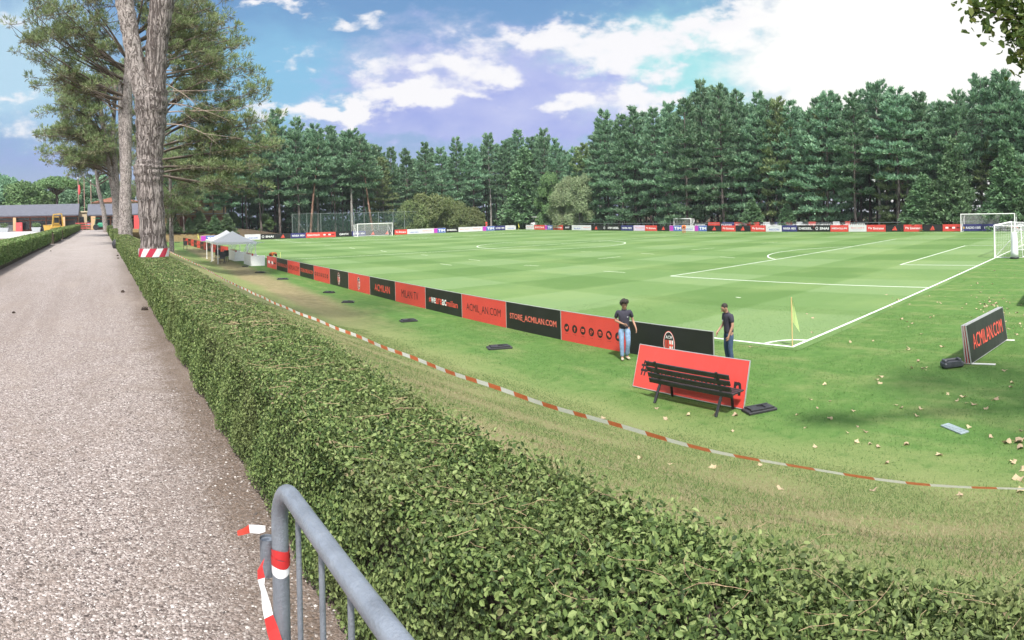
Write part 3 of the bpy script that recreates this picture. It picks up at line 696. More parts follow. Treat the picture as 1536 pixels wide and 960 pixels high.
LABEL_P = 'tall dark green pine in the wood beyond the boards'
PROTO_LABEL = {}; PROTO_GROUP = {}
def proto(key, H, build, barks, fol, label, cat='pine', group=GP, name='pine_tree'):
    r = tree_proto(name, build, barks, fol, label, cat, group); PROTO_LABEL[r.name] = label; PROTO_GROUP[r.name] = group; PR[key] = (r, H)
PR = {}
for i in range(4): proto('L%d' % i, 22, white_pine(22, 1.6+.5*i, 4.15, 24), [WOODB, LIMBD], PINEF, 'tall dark green pine in the wood, branched almost to the ground')
for i in range(3): proto('M%d' % i, 22, white_pine(22, 6+1.2*i, 3.9, 25), [WOODB, LIMBD], PINEF, 'tall dark green pine in the wood with a bare lower trunk')
for i in range(2): proto('B%d' % i, 22, white_pine(22, 10.5+i, 3.9, 23, thick=.26), [PALEB, LIMBD], PINEF, 'tall pine in the wood with a long pale bare trunk')
proto('R0', 20, white_pine(20, 10, 3.4, 20, thick=.24, lean=.9), [REDB, LIMBD], PINEF, 'leaning pine with an orange trunk behind the green ball net')
proto('S0', 10, spruce(10, 3.0), [WOODB, LIMBD], PINEB, 'young cone shaped bright green conifer at the edge of the wood', 'conifer', 'young conifers in front of the wood', 'young_conifer')
proto('W0', 12, lobed(12, 3.2, 11, 900, .26, .13, .9, .12), [PALEB, LIMBD], BIRCHF, 'pale green birch at the edge of the wood', 'birch', 'birches at the edge of the wood', 'birch_tree')
proto('O0', 20, white_pine(20, 2.5, 3.9, 24, tw=.15), [WOODB, LIMBD], STONEF, 'olive green pine among the blue green ones of the wood', 'pine', 'olive pines in the wood')
proto('D0', 12, lobed(12, 3.6, 12, 900, .27, .16, .3, .15), [WOODB, LIMBD], BROADF, 'mid green broad-leaved tree among the pines', 'tree', 'broad-leaved trees among the pines', 'broadleaf_tree')
proto('H0', 6, lobed(6, 3.4, 10, 650, .24, .06, .2, .12), [WOODB, LIMBD], HAZELF, 'yellowish green hazel bush beside the green ball net', 'bush', 'hazel bushes beside the ball net', 'hazel_bush')
def hz(px): return 315.6-.0216*(px-768)
def woods_pt(px, off=0.0):
    a = azp(px); xf = 94.5+off; yf = (128 if px > 430 else 133)+off
    r = min(xf/max(1e-3, math.sin(a)), yf/max(1e-3, math.cos(a)))
    return Vector((r*math.sin(a), r*math.cos(a), 0)), r
TREES = []
def wtree(px, topy, key, off=0.0, rz=None, wide=1.0, label=None, group=None, H=None):
    p, r = woods_pt(px, off); p.z = ground(p.x, p.y)-.05
    h = EYE+(hz(px)-topy)/F*r-p.z if H is None else H
    pr, h0 = PR[key]; s = h/h0; WV = .84+.4*rng.random(2)
    TREES.append((p.x, p.y)); return place(pr, p, rng.random()*6.28 if rz is None else rz, (s**.75*wide*WV[0], s**.75*wide*WV[1], s), label, group)
front = [(268, 222, 'M1'), (286, 226, 'M0'), (306, 218, 'M2'), (326, 214, 'M0'), (348, 208, 'M1'), (370, 204, 'M2'), (392, 190, 'M0'), (420, 164, 'M1'), (448, 177, 'M0'), (476, 185, 'M2'), (503, 188, 'M1'), (528, 192, 'B0'), (548, 200, 'M2'), (590, 222, 'L1'), (612, 224, 'M0'), (640, 214, 'M1'), (664, 222, 'L0'), (688, 205, 'L2'),
         (712, 214, 'M2'), (736, 201, 'B1'), (760, 210, 'L3'), (777, 197, 'L1'), (800, 206, 'M1'), (816, 195, 'L0'), (838, 207, 'L2'), (866, 222, 'M0'), (890, 216, 'L3'), (912, 168, 'L0'), (936, 175, 'L1'),
         (955, 160, 'L2'), (985, 162, 'L3'), (1010, 155, 'L0'), (1030, 152, 'L1'), (1055, 122, 'L2'), (1086, 126, 'L3'), (1112, 138, 'L0'), (1136, 143, 'L1'), (1150, 152, 'M1'), (1190, 152, 'L2'), (1214, 165, 'L3'),
         (1240, 141, 'L0'), (1262, 150, 'L1'), (1284, 143, 'M0'), (1320, 119, 'B0'), (1346, 133, 'M2'), (1362, 145, 'B1'), (1386, 141, 'M1'), (1408, 152, 'L3'), (1437, 138, 'M0'), (1474, 112, 'B0'), (1500, 110, 'B1'), (1524, 124, 'M1')]
for i, (px, ty, k) in enumerate(front): wtree(px, ty, k, rng.random()*4.5)
for row, (off, n) in enumerate(((8, 52), (15, 50), (23, 46))):
    for i in range(n):
        px = 250+(1545-250)*(i+rng.random()*.8)/n
        j = int(np.argmin([abs(px-f[0]) for f in front])); ty = front[j][1]+8+rng.random()*26
        if px < 385: ty = 215+rng.random()*30
        wtree(px, ty, ('M0', 'M1', 'M2', 'L1', 'L3', 'B1')[rng.integers(0, 6)], off+rng.random()*6)
for px in (1552, 1575, 1600, 1630): wtree(px, 120+rng.random()*20, 'L%d' % rng.integers(0, 4), rng.random()*6)
for px, ty, o_ in ((252, 232, -6), (262, 226, -4), (276, 228, -7), (296, 222, -5), (318, 220, -6.5), (336, 214, -4.5)): wtree(px, ty, 'M%d' % (px % 3), o_)
for px, ty in ((258, 318), (283, 326), (300, 316), (322, 322), (340, 320)): wtree(px, ty, 'S0', -7.5+rng.random()*2, wide=1.3)
# pines with their own look
wtree(559, 206, 'R0', -2.0, rz=2.6)
for px, ty, o in ((465, 196, 'orange trunked pine left of the ball net goal, its trunk bare to half its height'),):
    r = wtree(px, ty, 'R0', -1.0, rz=.4, label=o, group='')
wtree(790, 222, 'S0', -1.5, label='tall soft green conifer with a broad cone shape, right of the board gap', group='', wide=1.2); wtree(826, 262, 'D0', -.5, label='broad-leaved tree with a round crown beside the birches', group='')
for px, ty in ((848, 262), (868, 258)): wtree(px, ty, 'W0', -2.5-rng.random())
for px, ty, k in ((878, 215, 'O0'), (1166, 146, 'O0'), (1222, 172, 'O0'), (1346, 170, 'O0'), (575, 235, 'O0'), (1490, 175, 'O0')): wtree(px, ty, k, 3)
wtree(1428, 208, 'S0', -1.5, label='tallest of the young bright green conifers, a neat cone left of the large goal', group='young conifers in front of the wood', wide=1.15)
for px, ty in ((1386, 262), (1404, 272), (1370, 285), (1512, 215), (1530, 250), (1128, 300), (700, 318), (1180, 306)): wtree(px, ty, 'S0', -1-rng.random()*1.5, wide=1.25)
for px, ty in ((640, 292), (662, 294), (684, 303), (706, 312), (622, 300), (768, 322)): wtree(px, ty, 'H0', -3.2+rng.random())
for px, ty in ((900, 320), (950, 326), (1090, 318), (1250, 316), (1330, 322), (810, 326), (1450, 318), (350, 318), (400, 320)): wtree(px, ty, 'D0', 2.5, label='dark green shrub under the pines at the edge of the wood', group='shrubs under the pines')

# the depth of the wood behind the trees one can tell apart
def woods():
    P = []
    for k in range(2600):
        if rng.random() < .55: x, y = 118+10*rng.random(), -40+215*rng.random()
        else: x, y = 14+112*rng.random(), 156+10*rng.random()
        P.append((x, y, (.2+11*rng.random()**1.2)+ground(x, y)))
    P = np.array(P); P = np.repeat(P, 26, 0)+rng.normal(0, 1.0, (2600*26, 3))*np.array([1.3, 1.3, .7]); P[:, 2] = np.maximum(P[:, 2], .1)
    V, Fc = leaf_mesh(P, np.tile((0, 0, .7), (len(P), 1)), .85, False, .7, .5)
    tag(obj('woods', mesh_np('woods', V, Fc, PINEF)), 'dark depth of the wood far behind the front trees', 'wood', kind='stuff')
woods()
# --- the big pines along the path
def near_pine(name, label, loc, trunks, limbs, cluster_r, nt_, bl, ln, w, dead=(), seed=0, mats=None):
    """trunks: lists of (x,y,z,r); limbs: (start, mid, end, r0, clusters) in the tree's own space; dead: bare branches"""
    r = thing(name, label, 'pine tree', loc)
    T = MB()
    for tk, mi in trunks:
        pts = []; rad = []; n = len(tk)
        for i in range(n-1):
            for k in range(6):
                t = k/6; pts.append([tk[i][j]*(1-t)+tk[i+1][j]*t for j in range(3)]); rad.append((tk[i][3]*(1-t)+tk[i+1][3]*t)*(1+.06*math.sin(i*6+k*1.9)+rng.normal(0, .012)))
        pts.append(tk[-1][:3]); rad.append(tk[-1][3]); T.tube(pts, rad, 20, mi)
    obj('trunk', T.mesh(name+'_trunk', [BARK, BARKU]), r)
    Bm = MB(); C = []; Dd = []; U = []; UD = []
    for st, mid, en, r0, ncl, spread in limbs:
        st, mid, en = map(np.array, (st, mid, en)); st = st.astype(float)
        def bz(t): return (1-t)**2*st+2*t*(1-t)*mid+t*t*en
        Bm.tube([bz(t) for t in np.linspace(0, 1, 7)], [r0*(1-.85*t) for t in np.linspace(0, 1, 7)], 6)
        for k in range(ncl):
            t = .28+.72*rng.random()**.75; p = bz(t); d = nrm(bz(min(1, t+.05))-p+1e-6)
            off = rng.normal(0, 1, 3)*spread*np.array([1, 1, .55])*(.55+.6*t); off[2] = abs(off[2])*.8 if rng.random() < .75 else off[2]*.5; tip = p+off+d*spread*.3
            Bm.tube([p, (p+tip)/2-np.array([0, 0, .12*spread]), tip], [max(.012, r0*.28*(1-t)+.014), .016, .008], 4, 0, False)
            m = int(nt_*(.5+.7*rng.random())); q = nrm(rng.normal(0, 1, (m, 3))); q[:, 2] = q[:, 2]*.6+.12; rad = cluster_r*(.55+.6*rng.random())
            c0 = tip+q*rad*(rng.random((m, 1))**.5); up = q*.75+np.array([0, 0, .75])+d*.35
            low = q[:, 2] < -.12
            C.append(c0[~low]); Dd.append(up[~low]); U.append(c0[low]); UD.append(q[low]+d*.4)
            for z_ in range(3):
                s_ = tip+nrm(rng.normal(0, 1, 3))*rad*.8; Bm.tube([tip-off*.25, s_], [.011, .005], 3, 0, False)
    for st, mid, en, r0 in dead:
        st, mid, en = map(lambda a: np.array(a, float), (st, mid, en))
        def bz(t): return (1-t)**2*st+2*t*(1-t)*mid+t*t*en
        Bm.tube([bz(t) for t in np.linspace(0, 1, 8)], [r0*(1-.85*t) for t in np.linspace(0, 1, 8)], 6, 1)
        for k in range(6):
            t = .25+.7*rng.random(); p = bz(t); d = nrm(bz(min(1, t+.05))-p)+rng.normal(0, .55, 3)*np.array([1, 1, .7]); l = np.linalg.norm(en-st)*(.15+.3*rng.random())
            Bm.tube([p, p+d*l*.5, p+d*l+np.array([0, 0, -.1*l+.1*rng.normal()*l])], [r0*.3, r0*.2, r0*.08], 4, 1, False)
    V, Fc = tufts(np.concatenate(C), np.concatenate(Dd), bl, ln, w, .55); V2, F2 = tufts(np.concatenate(U), np.concatenate(UD), bl, ln, w, .6)
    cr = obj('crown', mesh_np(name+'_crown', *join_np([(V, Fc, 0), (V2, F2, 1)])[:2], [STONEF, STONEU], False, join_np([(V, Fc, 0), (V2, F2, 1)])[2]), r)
    obj('limbs', Bm.mesh(name+'_limbs', [LIMBD, LIMB]), r)
    return r
def ell_limbs(n, ctr, rad, org, zr, r0, ncl, spread, low=-.35, az=None):
    o = []
    for i in range(n):
        a = 2.4*i+rng.random()*.5 if az is None else az[0]+(az[1]-az[0])*rng.random(); e = low+(1-low)*((i+.5)/n); rr = math.sqrt(max(0, 1-e*e))*(.75+.3*rng.random())
        en = np.array(ctr)+np.array(rad)*np.array([math.cos(a)*rr, math.sin(a)*rr, e]); zs = min(zr[1], max(zr[0], en[2]-1.5-3.5*rng.random()))
        st = (org(zs)[0], org(zs)[1], zs); mid = (np.array(st)*.5+en*.5)+np.array([0, 0, -.1*np.linalg.norm(en-np.array(st))])
        o.append((st, mid, en, r0*(.6+.6*rng.random()), ncl, spread))
    return o
def tree_xyz(px, py, Y0, X0):      # local offset, in the vertical plane facing the camera, of a picture point on the tree at (X0, Y0)
    r = math.hypot(X0, Y0); p = at_dist(px, py, r); return (p.x-X0, p.y-Y0, p.z-2.6)
# first pine: forked trunk, its crown high overhead
X1, Y1 = 1.33, 15.7
def t1(px, py, rpx): return (*tree_xyz(px, py, Y1, X1), .94*rpx/F*math.hypot(X1, Y1))
main = [(*t1(232, 388, 23)[:2], -.3, .37), t1(231, 380, 21), t1(228, 330, 21), t1(224, 275, 21.5), t1(223, 254, 25), t1(224, 240, 20.5), t1(226, 195, 24), t1(227, 160, 27), t1(229, 135, 25)]
right = [t1(230, 160, 19), t1(233, 120, 18), t1(234, 80, 17.5), t1(238, 40, 18.5), t1(244, 0, 20), t1(250, -60, 17), (.6, .2, 15, .2), (.7, .3, 19, .08)]
left = [t1(222, 165, 16), t1(208, 120, 14.5), t1(199, 70, 14), t1(192, 30, 14.5), t1(186, 0, 15), t1(176, -60, 13), (-1.4, .2, 14, .16), (-1.9, .2, 18, .07)]
org1 = lambda z: (0.3, 0.1)
near_pine('path_pine', 'largest pine by the path, its forked grey trunk wrapped in red and white tape', (X1, Y1, 2.6),
          [(main, 0), (right, 0), (left, 1)], ell_limbs(34, (.2, 1, 16.5), (6.5, 6.5, 5), org1, (10.5, 17), .1, 9, 1.0, -.45), .5, 22, 6, .24, .022)
# second pine: spreading crown over the path
X2, Y2 = 1.55, 39.5
def t2(px, py, rpx): return (*tree_xyz(px, py, Y2, X2), rpx/F*math.hypot(X2, Y2))
def P2(px, py, dy=0.0): a = tree_xyz(px, py, Y2, X2); return (a[0], a[1]+dy, a[2])
tr2 = [(*t2(188, 352, 12)[:2], -.3, .55), t2(188, 350, 11), t2(188, 300, 9), t2(189, 250, 8.5), t2(190, 200, 8), t2(191, 140, 7.5), t2(193, 80, 6), t2(196, 20, 5), (0.3, 0, 17, .1)]
tr2b = [t2(186, 320, 5.5), t2(184, 260, 4), t2(181, 170, 4), t2(180, 120, 3)]
L2 = []
for st, mid, en, r0, n_, sp_ in (((188, 145), (120, 125), (22, 52), .10, 22, .62), ((186, 150), (110, 140), (60, 95), .09, 14, .6), ((188, 120), (110, 90), (48, 28), .10, 18, .7), ((190, 110), (130, 60), (85, 20), .11, 20, .8), ((190, 100), (140, 90), (110, 50), .09, 16, .9),
                                 ((192, 90), (160, 40), (120, 5), .11, 18, .95), ((188, 165), (150, 150), (95, 118), .07, 9, .7), ((196, 60), (185, 10), (165, -40), .12, 16, 1.0), ((196, 60), (220, 10), (215, -50), .12, 16, 1.1), ((190, 130), (150, 110), (135, 75), .08, 12, .8)):
    for dy in (0.0, -2.2, 2.6)[:2 if n_ < 12 else 3]: L2.append((P2(*st), P2(*mid, dy*.5), P2(*en, dy), r0*.8, int(n_*(.75 if dy == 0 else .42)), sp_*1.1))
for st, mid, en, n_ in (((192, 100), (270, 60), (345, 40), 12), ((192, 110), (260, 90), (340, 60), 10), ((192, 70), (260, 30), (320, 10), 18), ((192, 60), (240, 20), (280, -10), 18), ((192, 120), (280, 110), (330, 90), 12), ((192, 90), (250, 40), (300, 40), 14)):
    for dy in (0.0, 2.5): L2.append((P2(*st), P2(*mid, dy*.5), P2(*en, dy), .1, n_, .8))
near_pine('path_pine', 'second pine along the path, its spreading crown reaching out over the gravel', (X2, Y2, 2.6), [(tr2, 1), (tr2b, 1)], L2, .50, 31, 6, .27, .032,
          dead=[(P2(188, 160), P2(160, 130), P2(140, 85), .05), (P2(188, 165), P2(160, 170), P2(140, 130), .05)])
# third and fourth pines
X3, Y3 = 1.3, 65
def t3(px, py, rpx): return (*tree_xyz(px, py, Y3, X3), rpx/F*Y3)
def P3(px, py, dy=0.0): a = tree_xyz(px, py, Y3, X3); return (a[0], a[1]+dy, a[2])
tr3 = [(*t3(177, 345, 8)[:2], -.3, .5), t3(177, 338, 7.5), t3(174, 300, 6), t3(166, 260, 4.5), t3(160, 220, 4), t3(153, 180, 3.5), t3(150, 150, 3)]
tr3b = [t3(178, 310, 5), t3(173, 250, 4), t3(169, 205, 3.5), t3(172, 150, 3), t3(174, 100, 2)]
L3 = []
for st, mid, en, n_, sp_ in (((160, 225), (120, 200), (78, 205), 14, 1.0), ((156, 200), (120, 160), (85, 165), 14, 1.1), ((152, 180), (120, 140), (98, 140), 16, 1.1), ((168, 260), (130, 235), (90, 235), 12, .9), ((165, 250), (130, 220), (105, 190), 14, 1.1), ((152, 160), (140, 130), (125, 140), 14, 1.2), ((172, 270), (140, 240), (115, 250), 12, .9),
                             ((172, 180), (160, 140), (150, 120), 14, 1.3), ((172, 160), (180, 120), (190, 100), 12, 1.3), ((166, 240), (150, 200), (140, 180), 16, 1.2), ((170, 250), (160, 220), (150, 235), 14, 1.0), ((172, 200), (200, 160), (240, 150), 12, 1.4), ((176, 230), (200, 200), (230, 200), 12, 1.4)):
    for dy in (0.0, -3, 3.2): L3.append((P3(*st), P3(*mid, dy*.5), P3(*en, dy), .09, int(n_*.8), sp_))
near_pine('path_pine', 'third pine along the path, leaning pale stems under a rounded olive crown', (X3, Y3, 2.6), [(tr3, 1), (tr3b, 1)], L3, .7, 32, 6, .36, .048)
X4, Y4 = .8, 90
tr4 = [(0, 0, -.3, .4), (-.3, 0, 3, .32), (-1.0, 0, 6, .25), (-1.3, 0, 9, .2), (-.8, 0, 13, .1)]
near_pine('path_pine', 'fourth pine along the path, thin leaning stem close to the buildings', (X4, Y4, 2.6), [(tr4, 1)], ell_limbs(22, (-.8, 0, 11), (5.5, 5.5, 3.4), lambda z: (-1.1, 0), (6, 12), .1, 11, 1.2, -.4), .75, 22, 5, .42, .07)
# bushy pine on the bank, its trunk hidden behind the first one
X5, Y5 = 4.4, 53
def P5(px, py, dy=0.0): a = tree_xyz(px, py, Y5, X5); return (a[0], a[1]+dy, a[2]+2.6-ground(X5, Y5))
L5 = []
for st, mid, en, n_ in (((238, 200), (310, 160), (368, 150), 20), ((238, 220), (310, 200), (385, 190), 22), ((238, 240), (320, 230), (392, 225), 22), ((238, 180), (300, 110), (345, 115), 20), ((238, 150), (290, 80), (335, 85), 20), ((238, 120), (280, 50), (310, 55), 18),
                        ((238, 210), (290, 170), (340, 180), 22), ((238, 230), (290, 210), (350, 215), 22), ((238, 170), (280, 130), (310, 130), 20), ((238, 110), (260, 40), (280, 30), 20), ((238, 150), (220, 110), (200, 110), 12), ((238, 260), (280, 250), (330, 258), 18), ((238, 250), (310, 250), (375, 255), 16), ((238, 262), (300, 275), (350, 285), 14), ((238, 90), (250, 20), (255, -20), 16)):
    for dy in (0.0, -3.0, 3.0): L5.append((P5(*st), P5(*mid, dy*.5), P5(*en, dy), .08, int(n_*.75), .95))
def D5(a, b, c, r): return (P5(*a, -1), P5(*b, -3.5), P5(*c, -4.5), r)
near_pine('path_pine', 'bushy olive green pine on the bank with bare twisted branches on its trunk side', (X5, Y5, ground(X5, Y5)), [([(0, 0, -.3, .42), (0, 0, 6, .34), (.1, 0, 12, .22), (.2, 0, 17, .08)], 1)], L5, .62, 28, 6, .32, .04,
          dead=[D5((236, 172), (300, 175), (345, 180), .06), D5((236, 158), (280, 165), (330, 195), .06), D5((236, 190), (280, 190), (310, 225), .06), D5((236, 95), (280, 90), (318, 62), .07), D5((236, 110), (280, 120), (325, 118), .05), D5((236, 55), (270, 55), (300, 48), .05), D5((236, 140), (290, 150), (340, 150), .05), D5((236, 125), (270, 150), (290, 180), .05), D5((236, 80), (260, 100), (290, 130), .05), D5((236, 40), (262, 30), (290, 15), .04)])
# olive pine beyond it, low soft crown
near_pine('path_pine', 'soft olive green pine hanging low behind the largest trunk, near the yellow house', (8.5, 78, ground(8.5, 78)), [([(0, 0, -.3, .3), (0, 0, 8, .2), (0, 0, 13, .08)], 1)],
          ell_limbs(24, (0, 0, 9), (4.0, 4.0, 5.0), lambda z: (0, 0), (3, 12), .06, 9, 1.1, -.7), .72, 30, 6, .36, .055)
# trees far behind the buildings
def far_tree(px, ty, r, mesh, fol, label, name, cat, wide=1.0, barks=None):
    T, V, Fc, h0 = mesh; a = azp(px); p = Vector((r*math.sin(a), r*math.cos(a), 2.3)); h = EYE+(hz(px)-ty)/F*r-p.z; s = h/h0
    rt = thing(name, label, cat, p, rng.random()*6); rt.scale = (s*wide, s*wide, s)
    obj('trunk', T.mesh(name+'_trunk', barks or [WOODB, LIMBD]), rt); obj('crown', mesh_np(name+'_crown', V, Fc, fol), rt); return rt
def parasol():
    T = MB(); T.tube([(0, 0, -.3), (.1, 0, 4), (0, 0, 8.5)], [.35, .28, .15], 8); P = []; N = []
    for i in range(26):
        a = i*2.4; rr = 4.6*math.sqrt((i+.5)/26); c = np.array([math.cos(a)*rr, math.sin(a)*rr, 9.6-.09*rr*rr*.8]); T.tube([(0, 0, 6.5), (c[0]*.5, c[1]*.5, 8), tuple(c)], [.1, .07, .03], 5, 1, False)
        n = 380; d = nrm(rng.normal(0, 1, (n, 3))); P.append(c+d*np.array([1.25, 1.25, .75])*(rng.random((n, 1))**.4)); N.append(d+np.array([0, 0, .8]))
    V, Fc = leaf_mesh(np.concatenate(P), nrm(np.concatenate(N)), .34, False, .6, .6); return T, V, Fc, 10.2
far_tree(86, 264, 150, parasol(), BROADF, 'round umbrella pine rising behind the long slate roof', 'umbrella_pine', 'pine tree', 1.0)
far_tree(38, 277, 140, (*lobed(10, 4.6, 12, 330, .42, .2), 10), BROADF, 'bright green round tree behind the long slate roof, left of the umbrella pine', 'broadleaf_tree', 'tree', 1.1)
far_tree(4, 263, 150, (*lobed(11, 4.4, 12, 330, .42, .2), 11), PINEF, 'dark tall tree at the edge of the picture behind the long roof', 'broadleaf_tree', 'tree')
far_tree(62, 288, 170, (*lobed(10, 4.6, 12, 330, .42, .2), 10), BROADF, 'low green tree filling the gap beside the umbrella pine', 'broadleaf_tree', 'tree', 1.5)
far_tree(118, 282, 165, (*lobed(10, 4.6, 12, 330, .42, .2), 10), PINEF, 'bluish green tree behind the flagpoles', 'broadleaf_tree', 'tree', 1.2)
far_tree(146, 262, 170, (*lobed(12, 4.6, 13, 330, .42, .2), 12), PINEF, 'tall dark tree behind the tiled roof, partly hidden by the pine stems', 'broadleaf_tree', 'tree', 1.1)
far_tree(16, 290, 175, (*lobed(10, 4.6, 12, 330, .42, .2), 10), PINEF, 'dark low tree behind the bright round one', 'broadleaf_tree', 'tree', 1.4)
far_tree(172, 268, 175, (*lobed(12, 4.6, 13, 330, .42, .2), 12), BROADF, 'green tree behind the second slate roof', 'broadleaf_tree', 'tree', 1.1)
# ---------------------------------------------------------------- lettering
FONTC = {}
def text_geo(s, w, h, cx=0, cz=0, narrow=None, bold=0.0):
    """outline of the words fitted in a w x h box centred on (cx, cz) in the x-z plane -> verts, faces"""
    key = (s, bold)
    if key not in FONTC:
        cu = bpy.data.curves.new('t', 'FONT'); cu.body = s; cu.size = 1; cu.resolution_u = 2; cu.offset = bold; cu.fill_mode = 'FRONT' if False else 'BOTH'
        o = bpy.data.objects.new('t', cu); COL.objects.link(o); dg = bpy.context.evaluated_depsgraph_get(); dg.update()
        me = bpy.data.meshes.new_from_object(o.evaluated_get(dg))
        FONTC[key] = (np.array([v.co[:2] for v in me.vertices]), [tuple(p.vertices) for p in me.polygons])
        bpy.data.objects.remove(o); bpy.data.curves.remove(cu); bpy.data.meshes.remove(me)
    V, Fs = FONTC[key]; lo, hi = V.min(0), V.max(0)
    sz = (h/(hi[1]-lo[1])); sx = w/(hi[0]-lo[0])
    if narrow is None: k = min(sz, sx); sx = k; sz = k
    q = (V-(lo+hi)/2)*np.array([sx, sz])
    return [(cx+a, cz+b) for a, b in q], Fs
class Face(MB):
    """flat artwork on a board's front (the board's front looks along -y)"""
    def __init__(s, y): s.y = y; s.parts = []; s.begin('lettering')
    def begin(s, name): MB.__init__(s); s.parts.append((name, s.v, s.f, s.m, s.sm))
    def finish(s, parent):
        for nm, v, f, m, sm in s.parts:
            if v: s.v, s.f, s.m, s.sm = v, f, m, sm; obj(nm, s.mesh('board_print', INKS), parent)
    def pts(s, V2, Fs, m, lift=0.0): s.add([(x, s.y-lift, z) for x, z in V2], Fs, m)
    def text(s, t, w, h, cx, cz, m=0, narrow=True, bold=0.0, lift=0.0):
        if ' ' in t:
            ws = t.split(); tot = sum(map(len, ws))+.7*(len(ws)-1); x = cx-w/2
            for i, q in enumerate(ws):
                ww = w*len(q)/tot
                if i: s.begin('lettering')
                s.text(q, ww, h, x+ww/2, cz, m, narrow, bold, lift); x += ww+w*.7/tot
            return
        V, Fs = text_geo(t, w, h, cx, cz, narrow, bold); s.pts(V, Fs, m, lift)
    def rect(s, x0, x1, z0, z1, m=0, lift=0.0): s.pts([(x0, z0), (x1, z0), (x1, z1), (x0, z1)], [(0, 1, 2, 3)], m, lift)
    def poly2(s, P, m=0, lift=0.0): s.pts(P, [tuple(range(len(P)))], m, lift)
    def disc(s, cx, cz, rx, rz, m=0, lift=0.0, n=24): s.poly2([(cx+rx*math.cos(2*PI*k/n), cz+rz*math.sin(2*PI*k/n)) for k in range(n)], m, lift)
    def ring(s, cx, cz, rx, rz, w, m=0, lift=0.0, n=28, a0=0, a1=2*PI):
        for k in range(n):
            A = a0+(a1-a0)*k/n; B = a0+(a1-a0)*(k+1)/n
            s.poly2([(cx+(rx-e)*math.cos(t), cz+(rz-e)*math.sin(t)) for t, e in ((A, 0), (B, 0), (B, w), (A, w))], m, lift)
RED = mat('board_red', (.60, .060, .048), .45, var=.06, scale=1.5, dirt=(.58, .07, .06))
BLACK = mat('board_black', (.014, .014, .016), .42, var=.3, scale=1.5)
WHITE = mat('board_white', (.62, .62, .63), .5, var=.05, scale=1.5)
NAVY = mat('board_navy', (.035, .035, .15), .45, var=.1)
MAG = mat('board_magenta', (.45, .05, .42), .45, var=.1)
BLUE = mat('board_blue', (.07, .13, .42), .45, var=.1)
PINK = mat('board_lilac', (.62, .52, .66), .5, var=.06)
GREY = mat('print_grey', (.40, .40, .44), .5)
INKR = mat('ink_red', (.74, .09, .06), .5, var=.05)
INKP = mat('ink_salmon', (.74, .17, .12), .5, var=.05)
INKK = mat('ink_black', (.016, .014, .016), .5)
INKW = mat('ink_white', (.80, .80, .80), .5, var=.04)
ALU = mat('aluminium_edge', (.55, .55, .56), .4, .6, var=.1)
STEEL = mat('galvanised_tube', (.25, .28, .325), .42, .55, var=.22, scale=14, bump=.25, dirt=(.26, .28, .31))
PLASTIC = mat('black_plastic', (.022, .022, .026), .5, var=.3, scale=8, bump=.3)
YEL = mat('yellow_paint', (.50, .31, .06), .5, var=.12)
WPAINT = mat('white_paint', (.80, .80, .79), .4, var=.05)
INKS = [INKK, INKR, INKP, INKW, MAG, BLUE, NAVY, GREY, BLACK, RED, YEL]
iK, iR, iP, iW, iM, iB, iN, iG, iBL, iRD, iY = range(11)
BH = 1.0
def crest(f, cx, cz, h, lift=0.0):
    """oval crest: red and black stripes, a red cross on white, year and letters"""
    a, b = h*.29, h*.5; l = lift
    f.disc(cx, cz, a, b, iR, l); f.disc(cx, cz, a*.93, b*.95, iW, l+.001); f.disc(cx, cz, a*.86, b*.90, iK, l+.002)
    def clipz(x): return b*.74*math.sqrt(max(0, 1-(x/(a*.78))**2))
    for k in range(5):
        x0 = cx-a*.72+k*a*.29; x1 = x0+a*.15; 
        zt = min(.30*b, clipz(x0-cx), clipz(x1-cx)); zl0, zl1 = -clipz(x0-cx), -clipz(x1-cx)
        f.poly2([(x0, cz+zl0*.92), (x1, cz+zl1*.92), (x1, cz+zt), (x0, cz+zt)], iR if k < 3 else iW, l+.003)
    f.poly2([(cx+a*.08, cz-b*.66), (cx+a*.5, cz-b*.5), (cx+a*.72, cz-b*.1), (cx+a*.72, cz+b*.30), (cx+a*.08, cz+b*.30)], iW, l+.004)
    f.rect(cx+a*.30, cx+a*.47, cz-b*.52, cz+b*.30, iR, l+.005); f.rect(cx+a*.09, cx+a*.71, cz-b*.16, cz+b*.0, iR, l+.006)
    f.text('ACM', a*1.1, b*.24, cx, cz+b*.52, iW, True, .01, l+.004); f.text('1899', a*.6, b*.12, cx, cz-b*.78, iW, True, 0, l+.004)
def mountain(f, cx, cz, h, m=iR, lift=0.0):
    """three slanting bars rising to the right"""
    w = h*1.1
    for k, (x, t) in enumerate(((-.5, .38), (-.16, .7), (.18, 1.0))):
        x0 = cx+x*w; bw = w*.26; sl = .26*h; z0 = cz-h/2; z1 = z0+h*t
        f.poly2([(x0+.32*w*.5, z0), (x0+.32*w*.5+bw, z0), (x0+bw*.8, z1-h*.14), (x0-.02*w, z1)], m, lift)
def tri3(f, cx, cz, h, m=iR):
    f.poly2([(cx-h*.62, cz-h*.5), (cx-h*.36, cz-h*.5), (cx-h*.28, cz-h*.28), (cx-h*.48, cz-h*.16)], m)
    f.poly2([(cx-h*.30, cz-h*.5), (cx+.04*h, cz-h*.5), (cx-h*.08, cz+h*.08), (cx-h*.28, cz+h*.2)], m)
    f.poly2([(cx+.10*h, cz-h*.5), (cx+.62*h, cz-h*.5), (cx+h*.12, cz+h*.5), (cx-.06*h, cz+h*.42)], m)
